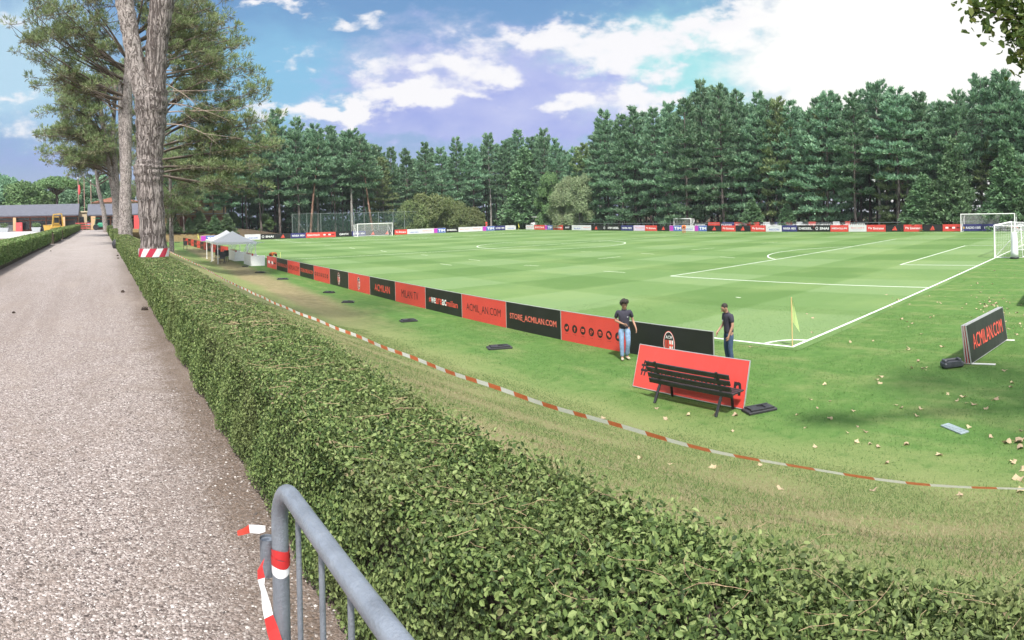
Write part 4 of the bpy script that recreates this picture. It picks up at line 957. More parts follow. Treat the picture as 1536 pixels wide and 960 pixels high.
def socials(f, w):
    n = 7; 
    for k in range(n):
        x = -w*.41+k*w*.128; f.begin('icon'); f.disc(x, .50, .125, .135, iK)
        if k == 0: f.poly2([(x-.07, .47), (x-.05, .53), (x, .51), (x+.03, .56), (x+.075, .54), (x+.05, .47), (x, .44)], iR, .002)
        elif k == 1: f.rect(x-.012, x+.02, .42, .56, iR, .002); f.rect(x-.035, x+.045, .50, .525, iR, .003)
        elif k == 2: f.rect(x-.065, x+.065, .455, .55, iR, .002); f.poly2([(x-.018, .475), (x+.03, .503), (x-.018, .53)], iK, .004)
        elif k == 3: f.ring(x-.02, .53, .04, .04, .014, iR, .002, 14); f.ring(x-.02, .46, .048, .035, .014, iR, .003, 14); f.rect(x+.035, x+.09, .51, .524, iR, .002); f.rect(x+.055, x+.069, .49, .545, iR, .003)
        elif k == 4: f.rect(x-.06, x+.06, .44, .56, iR, .002); f.rect(x-.045, x+.045, .455, .52, iK, .003); f.disc(x, .49, .025, .027, iR, .004, 12)
        elif k == 5: f.disc(x-.02, .52, .055, .05, iR, .002, 14); f.disc(x+.03, .475, .05, .042, iR, .003, 14)
        else: f.poly2([(x-.06, .45), (x+.06, .45), (x, .57)], iR, .002)
        f.text('acmilan', .16, .022, x, .31, iK, True)
def board(name, label, loc, rz, w, base, art=None, group=None, feet=True, tilt=0.0, h=BH, near=True, z0=.03):
    t = thing(name, label, 'advertising board', loc, rz, group); t.rotation_euler = (tilt, 0, rz)
    b = MB()
    b.box(0, 0, z0+h/2, w, .03, h, 0, None, .004)
    obj('panel', b.mesh('board_panel', base), t)
    if near:
        e = MB()
        for zz in (z0-.004, z0+h+.004): e.box(0, 0, zz, w+.016, .036, .016)
        for xx in (-w/2-.003, w/2+.003): e.box(xx, 0, z0+h/2, .012, .036, h)
        e.build('frame', ALU, t)
        if feet:
            for xx in (-w/2+.06, w/2-.06):
                q = MB(); q.box(xx, -.12, .012, .05, .62, .02, 0, None, .004); q.box(xx, .05, .3, .03, .03, .6); q.build('foot', ALU, t)
    if art:
        f = Face(-.0185); art(f, w)
        f.finish(t)
    return t
def A(s, m, w=.74, h=.30, bold=.0, cz=.53): return lambda f, W_: f.text(s, w*W_, h, 0, cz, m, True, bold)
def A2(parts, h=.26):
    def g(f, W_):
        x = -.40*W_
        for s, m, ww in parts: f.text(s, ww*W_*.8, h*(1.0 if not s.startswith('#') else .9), x+ww*W_*.4, .52, m, True, .012); x += ww*W_*.8
    return g
def Acrest(f, W_): f.begin('emblem'); crest(f, 0, .53, .74)
def DASH(f, W_):
    for a, b, m in ((-.35, -.2, iW), (0, .15, iW), (-.16, -.03, iK), (.22, .4, iK)): f.begin('mark'); f.rect(a*W_, b*W_, .42 if m == iW else .46, .66 if m == iW else .6, m)
# the near row along the touchline
RW = 3.128; RX = CX0-3.16; RY = CY0+.62
hash_ = [('#', iR, .08), ('we', iW, .17), ('are', iR, .22), ('ac', iW, .15), ('milan', iR, .38)]
near_row = [
 (BLACK, Acrest, 'black perimeter board with an oval club crest, between the two standing men'),
 (RED, socials, 'red perimeter board with round social icons, left of the man in pale jeans'),
 (BLACK, A('STORE_ACMILAN.COM', iP, .86, .24, .014), 'black perimeter board with a web shop address in salmon capitals'),
 (RED, A('ACMIL_AN.COM', iK, .78, .34), 'red perimeter board with a web address in thin black capitals, in the near row'),
 (BLACK, A2(hash_), 'black perimeter board with a red and white hashtag'),
 (RED, A('MILAN TV', iK, .56, .36), 'red perimeter board with the name of a TV channel in black capitals'),
 (BLACK, A('ACMILAN', iR, .60, .36, .01), 'black perimeter board with the club name in red capitals'),
 (RED, Acrest, 'red perimeter board with an oval club crest'),
 (BLACK, Acrest, 'black perimeter board with an oval club crest, beside the red crest board'),
 (RED, socials, 'red perimeter board with round social icons, left of the far black crest board'),
 (BLACK, A('STORE.ACMILAN.COM', iR, .88, .26, .01), 'black perimeter board with red capitals, just left of the far red icons board'),
 (RED, A('ACMILAN.COM', iK, .82, .36), 'red perimeter board with thin black capitals, two left of the far icons board'),
 (BLACK, A('STORE.ACMILAN.COM', iR, .88, .26, .01), 'black perimeter board with red capitals, second from the row end by the dugout'),
 (RED, lambda f, W_: DASH(f, W_), 'red perimeter board with white marks at the end of the row by the white dugout')]
for k, (bs, art, lb) in enumerate(near_row):
    board('perimeter_board', lb, (RX, RY+RW*(k+.5), -.06), -PI/2, RW-.03, bs, art, 'perimeter boards along the near touchline')
for k in range(12):      # beyond the tents, towards the far corner flag
    y = 73.5+k*3.14; red = k % 2 == 0
    board('perimeter_board', '%s perimeter board beyond the white tents, %s' % ('red' if red else 'black', ['nearest of its row to the tents', 'second of its row from the tents', 'third of its row from the tents', 'fourth of its row from the tents', 'fifth of its row from the tents', 'sixth of its row from the tents',
          'sixth of its row from the far corner flag', 'fifth of its row from the far corner flag', 'fourth of its row from the far corner flag', 'third of its row from the far corner flag', 'second of its row from the far corner flag', 'last of its row by the far corner flag'][k]),
          (RX, y, -.02), -PI/2+.10, 2.9, RED if red else BLACK, A('ACMILAN', iK if red else iR, .6, .3), 'perimeter boards beyond the tents', False, near=False)
# the far rows: (x0, x1 in the photo, background, artwork, label)
def TIM(f, W_): f.begin('colour_field'); f.rect(-W_/2+.03, -W_/2+W_*.30, .06, 1.0, iM, .0); f.rect(-W_*.2, W_*.5-.03, .06, 1.0, iW if False else iB, .0); f.begin('lettering'); f.text('TIM', W_*.56, .5, W_*.15, .53, iW, True, .03, .003)
def T(s, m, w=.8, h=.34, b=.02): return A(s, m, w, h, b)
def TRI(f, W_): f.begin('emblem'); tri3(f, 0, .53, .62)
def DOT(s): return lambda f, W_: (f.begin('ring'), f.ring(-W_*.33, .53, .22, .24, .07, iW), f.begin('lettering'), f.text(s, W_*.55, .38, W_*.12, .53, iW, True, .03))
def WAVE(s): return lambda f, W_: (f.text(s, W_*.66, .30, W_*.02, .36, iB, True, .02), f.begin('emblem'), f.ring(0, .45, W_*.42, .42, .07, iG, .002, 20, .3, PI*.95))
def PINKT(s): return lambda f, W_: (f.text(s, W_*.7, .22, 0, .6, iR, True, .0), f.begin('lettering'), f.text('www.' + s.lower(), W_*.5, .1, 0, .34, iG, True))
end_row = [(300, 326, WHITE, TIM, 'magenta and blue telephone company board just left of the white tents'), (366, 390, WHITE, WAVE('UNICOIN'), 'white end board with a grey wave, right of the white tents'),
 (390, 412, BLACK, DOT('SNAI'), 'black end board with a white ring, right of the white wave board'), (412, 435, BLACK, TRI, 'black end board with a red triangle mark, left of the ball net'), (435, 458, NAVY, T('NIVEA MEN', iW), 'navy end board at the left end of the ball net'),
 (458, 481, RED, T('DIAVOLO', iW), 'red end board with white letters under the ball net'), (481, 503, RED, DASH, 'red end board with white and black marks under the ball net'), (503, 527, BLACK, T('GKFX', iW, .6), 'black end board with four white capitals, left of the far goal'),
 (527, 548, NAVY, T('NIVEA MEN', iW), 'navy end board behind the left post of the far goal'), (548, 569, BLACK, TRI, 'black end board with red triangle, seen through the middle of the far goal net'), (569, 591, BLACK, TRI, 'black end board with red triangle, behind the right post of the far goal'),
 (591, 610, RED, T('Fly Emirates', iW), 'red end board just right of the far goal'), (610, 630, WHITE, WAVE('UNICOIN'), 'white end board with blue letters, two right of the far goal'), (630, 650, WHITE, PINKT('MEDIOLUM'), 'white end board with small red letters at the right end of the ball net'),
 (650, 668, WHITE, TIM, 'magenta and blue end board before the hazel bushes'), (668, 687, BLACK, T('DIESEL', iW), 'black end board with white letters before the hazel bushes'), (687, 706, WHITE, PINKT('RICOH'), 'white end board with red letters right of the hazel bushes'),
 (706, 723, WHITE, PINKT('MEDIOLUM'), 'white end board left of the small figure in red'), (723, 741, WHITE, TIM, 'magenta and blue end board in front of the small figure in red'), (741, 757, NAVY, T('NIVEA MEN', iW), 'navy end board right of the small figure in red'), (757, 773, WHITE, WAVE('UNICOIN'), 'last white end board at the far corner of the pitch')]
side_row = [(788, 801, WHITE, PINKT('RICOH'), 'white side board by the yellow corner flag'), (801, 817, RED, T('RICOH', iW, .8, .4), 'red side board with bold white capitals in front of the buggy'), (817, 829, WHITE, TIM, 'magenta and blue side board right of the buggy'),
 (829, 844, RED, T('Fly Emirates', iW), 'red side board with white script, third right of the yellow flag'), (844, 857, BLACK, T('WIT', iW, .5), 'black side board with three white capitals'), (857, 872, WHITE, WAVE('AUDI'), 'white side board with blue letters under the birches'),
 (872, 886, WHITE, PINKT('MEDIOLUM'), 'white side board with small red letters right of the birches'), (886, 901, BLACK, TRI, 'black side board with red triangle right of the birches'), (901, 931, BLACK, DOT('STEP DIESEL'), 'wide black side board with a white ring left of a navy one'),
 (931, 949, NAVY, T('NIVEA MEN', iW), 'navy side board with white capitals, left of the lilac one'), (949, 967, PINK, PINKT('Vodafon'), 'lilac side board left of the small spare goal'), (967, 985, RED, T('Fly Emirates', iW), 'red side board right of the lilac one'),
 (985, 1003, BLACK, TRI, 'black side board with red triangle just left of the small spare goal'), (1003, 1022, WHITE, TIM, 'magenta and blue side board in front of the small spare goal'), (1022, 1041, WHITE, WAVE('RICOH'), 'white side board behind the crouching figure in orange'),
 (1041, 1060, WHITE, TIM, 'magenta and blue side board right of the small spare goal'), (1060, 1082, BLACK, TRI, 'black side board with red triangle, right of the magenta and blue one'), (1082, 1103, RED, T('Fly Emirates', iW), 'red side board with white script between two black triangle boards'),
 (1103, 1125, BLACK, TRI, 'black side board with red triangle between two red script boards'), (1125, 1148, RED, T('Fly Emirates', iW), 'red side board with white script left of the grey wave board'), (1148, 1172, WHITE, WAVE('AICON'), 'white side board with a grey wave left of a navy one'),
 (1172, 1195, NAVY, T('NIVEA MEN', iW), 'navy side board with white capitals right of the grey wave board'), (1195, 1220, BLACK, T('DIESEL', iW), 'black side board with six bold white capitals'), (1220, 1245, BLACK, DOT('SNAI'), 'black side board with a white ring left of a plain red one'),
 (1245, 1272, RED, T('MEDIOLUM', iW, .84, .26), 'red side board with one line of white capitals'), (1272, 1299, WHITE, PINKT('RICOH'), 'white side board with red letters between two red boards'), (1299, 1328, RED, T('Fly Emirates', iW), 'red side board with white script right of the white one with red letters'),
 (1328, 1355, BLACK, TRI, 'black side board with red triangle, second left of the marked red board'), (1355, 1383, RED, T('Fly Emirates', iW), 'red side board with white script between the last two triangle boards'), (1383, 1413, BLACK, TRI, 'black side board with red triangle left of the marked red board'),
 (1413, 1442, RED, DASH, 'red side board with white and black marks left of the large spare goal'), (1442, 1473, NAVY, lambda f, W_: (f.begin('emblem'), f.disc(-W_*.4, .53, .16, .17, iY), f.begin('lettering'), f.text('RADIO 105', W_*.72, .34, W_*.07, .53, iW, True, .02)), 'navy side board with a yellow dot behind the large spare goal'),
 (1473, 1503, NAVY, T('NIVEA MEN', iW), 'navy side board behind the right half of the large spare goal'), (1503, 1538, WHITE, T('Sony', iR, .7, .5), 'white side board with red script at the edge of the picture')]
EY, SX = 118.6, 88.9
for x0, x1, bs, art, lb in end_row:
    a, b = EY*math.tan(azp(x0)), EY*math.tan(azp(x1))
    board('end_board', lb, ((a+b)/2, EY+rng.normal(0, .04), -.02), 0, b-a-.03, bs, art, 'boards behind the far goal line', near=False)
for x0, x1, bs, art, lb in side_row:
    a, b = SX/math.tan(azp(x0)), SX/math.tan(azp(x1))
    board('side_board', lb, (SX+rng.normal(0, .04), (a+b)/2, -.02), -PI/2, a-b-.03, bs, art, 'boards along the far touchline', near=False)
back = [(1072, RED, TRI), (1090, NAVY, None), (1112, RED, None), (1133, RED, TRI), (1150, WHITE, None), (1166, NAVY, None), (1182, RED, None), (1200, WHITE, None), (1216, RED, None), (1236, BLACK, None), (1254, WHITE, None), (1272, RED, None), (1050, BLACK, None), (1288, BLACK, None)]
place_ = ['behind the first black triangle board', 'just right of it', 'behind the script board', 'behind the second triangle board', 'behind the wave board', 'right of the wave board', 'behind the navy side board', 'behind the board of six capitals', 'right of the six capitals', 'behind the ring board', 'left behind plain red board', 'right behind plain red board', 'right of the spare goal', 'behind the white red-lettered one']
for (px, bs, art), pl_ in zip(back, place_):
    x = 97.0; c0 = {id(RED): 'red', id(NAVY): 'navy', id(WHITE): 'white', id(BLACK): 'black'}[id(bs)]
    t = board('second_pitch_board', '%s board of the second row at the wood edge, %s' % (c0, pl_), (91.8, 91.8/math.tan(azp(px)), .42), -PI/2, 3.0, bs, T('DIESEL', iW) if art is None else art, 'boards of the second row behind the far touchline', near=False)
# ---------------------------------------------------------------- boards standing apart
lean = board('loose_board', 'red board standing alone behind the bench, a hashtag hidden by its slats', (11.45, 9.30, 0), -PI/2, 3.2, RED, lambda f, W_: (f.text('#', .22, .36, -1.32, .50, iK, True, .02), f.begin('lettering'), f.text('weareacmila', 2.25, .34, -.02, .44, iK, True, .02), f.begin('lettering'), f.text('n', .2, .28, 1.38, .42, iK, True, .03)), feet=False, tilt=0.0)
lean.rotation_euler = Matrix.Rotation(-PI/2, 3, 'Z').to_euler(); lean.rotation_euler = (Matrix.Rotation(-PI/2, 3, 'Z') @ Matrix.Rotation(math.radians(-17), 3, 'X')).to_euler()
for xx in (-1.1, 1.1): q = MB(); q.bar((xx, .03, .85), (xx, .42, -.10), .03); q.build('prop', ALU, lean)
for ang, lb, bs, dy, tx, dx in ((-8, 'black board with red capitals, front of the leaning group by the goal line', BLACK, 0.0, 'ACMILAN.COM', 0), (-7, 'red board in the middle of the leaning group by the goal line', RED, .07, None, -.02), (-5.5, 'red board at the back of the leaning group by the goal line', RED, .14, None, -.04)):
    t = board('leaning_board', lb, (18.25+dx, 3.9+dy, 0), .0, 3.1, bs, A(tx, iR, .80, .40) if tx else None, 'boards leaning together by the goal line', feet=False)
    t.rotation_euler = (Matrix.Rotation(-.13, 3, 'Z') @ Matrix.Rotation(math.radians(ang), 3, 'X')).to_euler()
for xx, lb in ((16.75, 'white foot bar under the left end of the leaning boards'), (19.7, 'white foot bar under the far end of the leaning boards')): ft = MB(); ft.box(0, 0, .02, .06, 1.1, .03, 0, None, .005); tag(ft.build('ground_bar', WPAINT, None, (xx, 4.0, 0)), lb, 'foot bar')
board('leaning_board', 'board at the right edge of the picture beyond the leaning group', (27.42, 3.95, 0), 0.05, 3.1, BLACK, A('ACMILAN', iR, .6, .4), None)
# black plastic board weights lying on the grass
def weight(s=1.0):
    b = MB(); b.box(0, 0, .03, .62, .34, .06, 0, None, .02); b.box(-.12, 0, .075, .2, .22, .035, 0, None, .012); b.box(.18, 0, .07, .14, .26, .03, 0, None, .01); b.box(0, .13, .08, .5, .04, .03); b.box(.0, -.13, .08, .5, .04, .03)
    return b.mesh('board_weight', PLASTIC)
WM = weight()
for (px, py, lb, rz, sc) in ((749, 521, 'black plastic weight on the grass below the web shop board', .3, 1.25), (612.7, 481, 'black plastic weight on the grass below the TV channel board', .5, 1.1), (522, 453, 'black plastic weight on the grass below the red crest board', .2, 1.0), (493.5, 438.5, 'black plastic weight on the grass below the far crest board', -.2, 1.0), (424, 418.5, 'black plastic weight on the grass near the second last black board', .4, 1.3),
                         (390, 408.5, 'black plastic weight on the grass before the end of the near row', .1, 1.2), (368, 399.5, 'black plastic weight on the grass by the white dugout', .3, .9), (1139, 614, 'flat black weight on the grass behind the right end of the bench', .2, 1.1), (266, 363.5, 'black plastic weight on the grass far off beyond the tents', .2, 1.5)):
    p = gp(px, py, .03)
    for _ in range(6): p = gp(px, py, ground(p.x, p.y)+.03)
    o = obj('board_weight', WM, None, (p.x, p.y, ground(p.x, p.y)-.005), (0, 0, -.7+rz)); o.scale = (sc, sc, 1); tag(o, lb, 'board weight', 'board weights lying on the grass')
b = MB(); b.box(0, 0, .06, .55, .34, .09, 0, None, .025); b.box(0, -.15, .09, .4, .05, .06); b.box(-.2, .02, .12, .08, .22, .05, 0, None, .01); b.box(.2, .02, .12, .08, .22, .05, 0, None, .01); b.box(0, .1, .115, .3, .1, .04, 0, None, .01)
p = gp(1428, 549, .03); o = b.build('rubber_base', mat('grey_plastic', (.05, .055, .065), .5, var=.3, scale=9), None, (p.x, p.y, 0), (0, 0, -.9)); o.scale = (1.0, 1.0, 1.5); tag(o, 'chunky dark grey rubber base beside the leaning boards', 'rubber base')
b = MB(); b.box(0, 0, .012, .62, .20, .03, 0, None, .01)
for k in range(6): b.box(-.22+.088*k, 0, .03, .03, .15, .012)
p = gp(1432, 644, 0); tag(b.build('drain_cover', mat('drain_grey', (.25, .31, .33), .6, .2, var=.15), None, (p.x, p.y, ground(p.x, p.y)), (0, 0, .95)), 'pale grey drain cover lying in the grass right of the bench', 'drain cover')

# ---------------------------------------------------------------- goals, flags, net
NETW = netmat('goal_net_cord', (.78, .78, .78), .07, .13)
def goal(name, label, loc, rz, w=7.32, h=2.44, dt=2.0, dbm=2.0, r=.06, group=None, cov=None):
    t = thing(name, label, 'goal', loc, rz, group); x = w/2
    for sx in (-x, x):
        b = MB(); b.tube([(sx, 0, 0), (sx, 0, h)], r, 12); b.build('post', WPAINT, t)
    b = MB(); b.tube([(-x-r, 0, h), (x+r, 0, h)], r, 12); b.build('crossbar', WPAINT, t)
    b = MB()
    for sx in (-x, x):
        b.tube([(sx, .05, h-.02), (sx, dt, h-.1), (sx, dbm, .05), (sx, .05, .05)], .03, 8); b.tube([(sx, .05, .1), (sx, dt*.98, h-.3)], .02, 6)
    b.tube([(-x, dbm, .05), (x, dbm, .05)], .035, 8); b.tube([(-x, dt, h-.1), (x, dt, h-.1)], .025, 8); b.build('back_frame', WPAINT, t)
    V = []; Fs = []; UV = []
    def quad(P, uv): o = len(V); V.extend(P); Fs.append((o, o+1, o+2, o+3)); UV.extend(uv)
    quad([(-x, dbm, .05), (x, dbm, .05), (x, dt, h-.1), (-x, dt, h-.1)], [(0, 0), (w, 0), (w, h), (0, h)])
    quad([(-x, 0, h), (x, 0, h), (x, dt, h-.11), (-x, dt, h-.11)], [(0, 0), (w, 0), (w, dt), (0, dt)])
    for sx in (-x, x): quad([(sx, .02, .02), (sx, dbm, .06), (sx, dt, h-.12), (sx, .02, h-.05)], [(0, 0), (dbm, 0), (dt, h), (0, h)])
    me = bpy.data.meshes.new('goal_net'); me.from_pydata(V, [], Fs); me.materials.append(cov or NETW); ul = me.uv_layers.new()
    for i, uv in enumerate(UV): ul.data[i].uv = uv
    obj('net', me, t); return t
FARNET = netmat('far_goal_net', (.75, .76, .76), .22)
goal('football_goal', 'white goal on the near goal line, cut by the right edge of the picture', (CX0+H_, CY0, 0), PI, dt=2.0, dbm=2.1)
goal('football_goal', 'white goal at the far end of the pitch before the green ball net', (CX0+H_, CY0+PL, 0), 0, cov=FARNET)
goal('football_goal', 'large spare goal standing by the far touchline boards on the right', (87.2, 18.75, 0), -PI/2, w=7.5, cov=FARNET)
p_, r_ = at_dist(1022.5, 348, 117), 0
goal('football_goal', 'small spare goal behind the far boards under the dark pines', (91.0, 91.0/math.tan(azp(1023)), .15), -PI/2, w=3.9, h=2.0, dt=1.0, dbm=1.3, cov=FARNET)
def flag(name, label, loc, col, pole, rz=0.0, big=True):
    t = thing(name, label, 'corner flag', loc, rz); b = MB(); b.tube([(0, 0, -.05), (0, 0, 1.52)], .017, 10); b.build('pole', pole, t)
    b = MB(); n = 8; h0, h1 = 1.5, .78; V = []
    for i in range(n+1):
        s_ = i/n
        for k in range(5):
            q = k/4; z = (h0+.02)*(1-q)+h1*q; x = .018+(.34*q**.9 if big else .34)*s_*.66; y = .04*math.sin(s_*5+q*4)*s_; V.append((x, y, z-s_*.30*q-.05*s_))
    b.add(V, [(i*5+k, i*5+k+1, (i+1)*5+k+1, (i+1)*5+k) for i in range(n) for k in range(4)], 0, True); b.build('cloth', col, t); return t
FLAGM = leafmat('flag_cloth', [(.52, .62, .27), (.52, .62, .27)], .4, .7); POLEM = mat('flag_pole', (.60, .42, .20), .5, var=.15)
flag('corner_flag', 'pale yellow green flag on a tan pole at the nearest pitch corner', (CX0, CY0, 0), FLAGM, POLEM, -1.05)
YF = mat('far_flag', (.65, .62, .10), .7)
flag('corner_flag', 'yellow flag at the far corner in the gap of the boards', (CX0+PW, CY0+PL, 0), YF, YF, -.64); flag('corner_flag', 'yellow flag far off above the red boards beyond the tents', (CX0, CY0+PL, 0), YF, YF, -.15)
# padded column standing by the goal
t = thing('padded_column', 'white padded column with a black base behind the near goal post', 'padded column', (gp(1522, 388).x, gp(1522, 388).y, 0))
b = MB(); b.lathe([(.0, 1.98), (.16, 1.96), (.2, 1.9), (.24, 1.2), (.27, .5), (.29, .14), (.0, .14)], 18); b.build('body', mat('padded_vinyl', (.74, .74, .77), .5, var=.05), t)
b = MB(); b.lathe([(.0, .0), (.33, .0), (.34, .1), (.29, .15), (0, .15)], 18); b.build('base', PLASTIC, t)
# the ball net behind the far goal
t = thing('ball_net', 'tall green ball net on grey posts behind the far goal', 'fence', (0, 0, 0))
NY = 123.0; GPOST = mat('net_post', (.25, .29, .28), .5, .2)
def nx(px): return NY*math.tan(azp(px))
for px in (438, 460, 481, 527, 531, 546, 567.5, 589.5, 606.5, 627, 646): b = MB(); b.tube([(nx(px), NY, -.3 if px > 520 else .2), (nx(px), NY, 4.65)], .05, 8); b.build('post', GPOST, t)
for P_ in (((nx(438), NY, 4.6), (nx(459), NY, .9)), ((nx(646), NY, 4.4), (nx(632), NY, .6)), ((nx(438), NY, 4.62), (nx(646), NY, 4.62))): b = MB(); b.tube(P_, .03, 6); b.build('brace', GPOST, t)
b = MB(); b.poly([(nx(438), NY+.06, 0.2), (nx(646), NY+.06, 0), (nx(646), NY+.06, 4.6), (nx(438), NY+.06, 4.6)]); b.build('mesh', netmat('green_net', (.05, .10, .08), .28), t)
# rail fence along the far side
t = thing('rail_fence', 'thin metal rail fence behind the far touchline boards', 'fence', (0, 0, 0)); RAILM = mat('grey_rail', (.22, .25, .25), .5, .3)
for z in (.75, 1.3): b = MB(); b.tube([(90.6, 8, z), (90.6, 112, z)], .03, 6); b.build('rail', RAILM, t)
for k in range(27): b = MB(); b.tube([(90.6, 8+k*4, -.2), (90.6, 8+k*4, 1.45)], .035, 6); b.build('post', RAILM, t)
# ---------------------------------------------------------------- bench
BP = mat('bench_dark_wood', (.020, .020, .023), .45, var=.4, scale=7, bump=.3, spec=.5); BI = mat('bench_iron', (.016, .017, .02), .5, var=.2)
t = thing('park_bench', 'black slatted park bench turned away, standing before the red hashtag board', 'bench', (10.98, 8.78, ground(10.98, 8.78)), -PI/2)
# local x along the bench, +y towards the pitch (the side one sits on)
for k in range(4): b = MB(); z = .44+k*.132; y = -.02-k*.034; b.box(0, y, z, 2.28, .035, .112, 0, Matrix.Rotation(.26, 3, 'X'), .008); b.build('back_slat', BP, t)
for k in range(4): b = MB(); b.box(0, .06+k*.105, .445, 2.28, .085, .035, 0, None, .008); b.build('seat_slat', BP, t)
for sx in (-.84, .84):
    b = MB(); b.bar((sx, .02, .42), (sx, -.17, .92), .05, .03); b.bar((sx, .0, .42), (sx, .44, .42), .05, .03); b.build('side_frame', BI, t)
    b = MB(); b.bar((sx, .03, .43), (sx, -.20, .0), .055, .045, 0, .006); b.build('leg', BI, t); b = MB(); b.bar((sx, .38, .42), (sx, .42, .0), .055, .045, 0, .006); b.build('leg', BI, t)
# ---------------------------------------------------------------- tents, dugouts, chairs
TENT = leafmat('tent_cloth', [(.78, .78, .80), (.80, .80, .82)], .35, .6, .2)
def tent(label, loc, s=4.1, ev=2.05, ap=3.15, rz=0.0):
    t = thing('party_tent', label, 'tent', loc, rz, 'white peaked tents'); h = s/2
    for sx in (-1, 1):
        for sy in (-1, 1): b = MB(); b.bar((sx*(h-.05), sy*(h-.05), 0), (sx*(h-.05), sy*(h-.05), ev), .06); b.box(sx*(h-.05), sy*(h-.05), .01, .16, .16, .02); b.build('leg', WPAINT, t)
    b = MB(); n = 7
    for q in range(4):
        ca = Matrix.Rotation(q*PI/2, 3, 'Z'); V = []
        for i in range(n+1):
            u = i/n; zz = ev+(ap-ev)*u-.10*math.sin(u*PI)
            for k in range(5): V.append(ca @ Vector(((-1+2*k/4)*h*(1-u)*1.02, -h*(1-u)*1.02, zz)))
        b.add(V, [(i*5+k, i*5+k+1, (i+1)*5+k+1, (i+1)*5+k) for i in range(n) for k in range(4)], 0, False)
    b.build('canopy', TENT, t)
    b = MB()
    for q in range(4):
        ca = Matrix.Rotation(q*PI/2, 3, 'Z'); b.add([ca @ Vector(p) for p in ((-h*1.025, -h*1.025, ev), (h*1.025, -h*1.025, ev), (h*1.025, -h*1.025, ev-.22), (-h*1.025, -h*1.025, ev-.22))], [(0, 1, 2, 3)])
    b.build('valance', TENT, t); return t
tp = at_dist(346, 385, 63); tent('white peaked tent nearest the dugout, its legs on the grass', (12.6, 61.5, .0), 3.7, 2.0, 3.0); tent('white peaked tent behind the front one, only its roof peak clear', (12.95, 66.4, .0), 3.7, 2.0, 3.0)
CLEAR, nt_, b_ = newmat('clear_sheet'); b_.inputs['Base Color'].default_value = (.62, .66, .68, 1); b_.inputs['Roughness'].default_value = .25
tpn = nt_.new('ShaderNodeBsdfTransparent'); msn = nt_.new('ShaderNodeMixShader'); msn.inputs[0].default_value = .38; nt_.l.new(tpn.outputs[0], msn.inputs[1]); nt_.l.new(b_.outputs[0], msn.inputs[2]); nt_.l.new(msn.outputs[0], nt_.n['Material Output'].inputs[0])
SEATR = mat('seat_red', (.50, .06, .05), .5)
def dugout(label, loc, w=2.9):
    t = thing('dugout', label, 'dugout', loc, -PI/2, 'dugouts by the halfway line')      # local +y towards the pitch
    b = MB(); b.box(0, -.55, .5, w, .05, 1.0, 0, None, .01)
    for sx in (-1, 1): b.prism([(0, 0), (0, 0)], 0, 0) if False else b.box(sx*w/2, .05, .45, .05, 1.25, .9, 0, None, .01)
    b.build('base_panel', WPAINT, t)
    b = MB(); V = []; n = 9
    for i in range(n+1):
        a = i/n*1.75; 
        for sx in (-w/2, w/2): V.append((sx, -.55+1.35*(1-math.cos(a))*.75, 1.0+1.05*math.sin(a)))
    b.add(V, [(i*2, i*2+1, i*2+3, i*2+2) for i in range(n)], 0, True); b.build('canopy', CLEAR, t)
    for sx in (-w/2, 0, w/2): b = MB(); b.tube([(sx, -.55+1.35*(1-math.cos(i/n*1.75))*.75, 1.0+1.05*math.sin(i/n*1.75)) for i in range(n+1)], .02, 5); b.build('hoop', ALU, t)
    for k in range(4): b = MB(); x = -w/2+.4+k*(w-.8)/3; b.box(x, -.1, .45, .46, .44, .06, 0, None, .02); b.box(x, -.34, .78, .46, .06, .6, 0, None, .02); b.build('seat', SEATR, t)
dugout('white dugout nearest the end of the near board row, red seats inside', (13.6, 57.2, 0)); dugout('white dugout seen under the tents', (13.6, 64.4, 0), 3.2)
def chair(label, loc, rz, s=1.0):
    t = thing('folding_chair', label, 'chair', loc, rz, 'black chairs near the tents'); t.scale = (s, s, s)
    b = MB(); b.box(0, 0, .45, .46, .44, .04, 0, None, .01); b.build('seat', PLASTIC, t); b = MB(); b.box(0, -.22, .75, .46, .03, .5, 0, None, .01); b.build('backrest', PLASTIC, t)
    for sx in (-.2, .2):
        b = MB(); b.bar((sx, -.2, .45), (sx, -.24, 0), .03); b.build('leg', PLASTIC, t); b = MB(); b.bar((sx, .2, .45), (sx, .24, 0), .03); b.build('leg', PLASTIC, t)
for px, py, lb in ((327, 392, 'black chair in front of the nearest tent leg'), (333, 396, 'black chair at the open side of the front tent'), (278, 374, 'black chair beside the path of worn grass beyond the tents'), (338, 393, 'black chair in the shade of the front tent')):
    p = gp(px, py, .05)
    for _ in range(8): p = gp(px, py, ground(p.x, p.y))
    chair(lb, p, rng.random()*3, 1.15)
b = MB(); b.tube([(0, 0, 0), (0, 0, 1.05), (.5, 0, 1.05), (.5, 0, 0)], .02, 6); b.tube([(0, 0, 0), (0, .35, 0)], .02, 6); b.tube([(.5, 0, 0), (.5, .35, 0)], .02, 6)
tag(b.build('training_hurdle', mat('hurdle_yellow', (.62, .66, .18), .5), None, (15.55, 57.0, 0), (0, 0, -.3)), 'pale yellow training hurdle beside the bending figure in orange', 'hurdle')
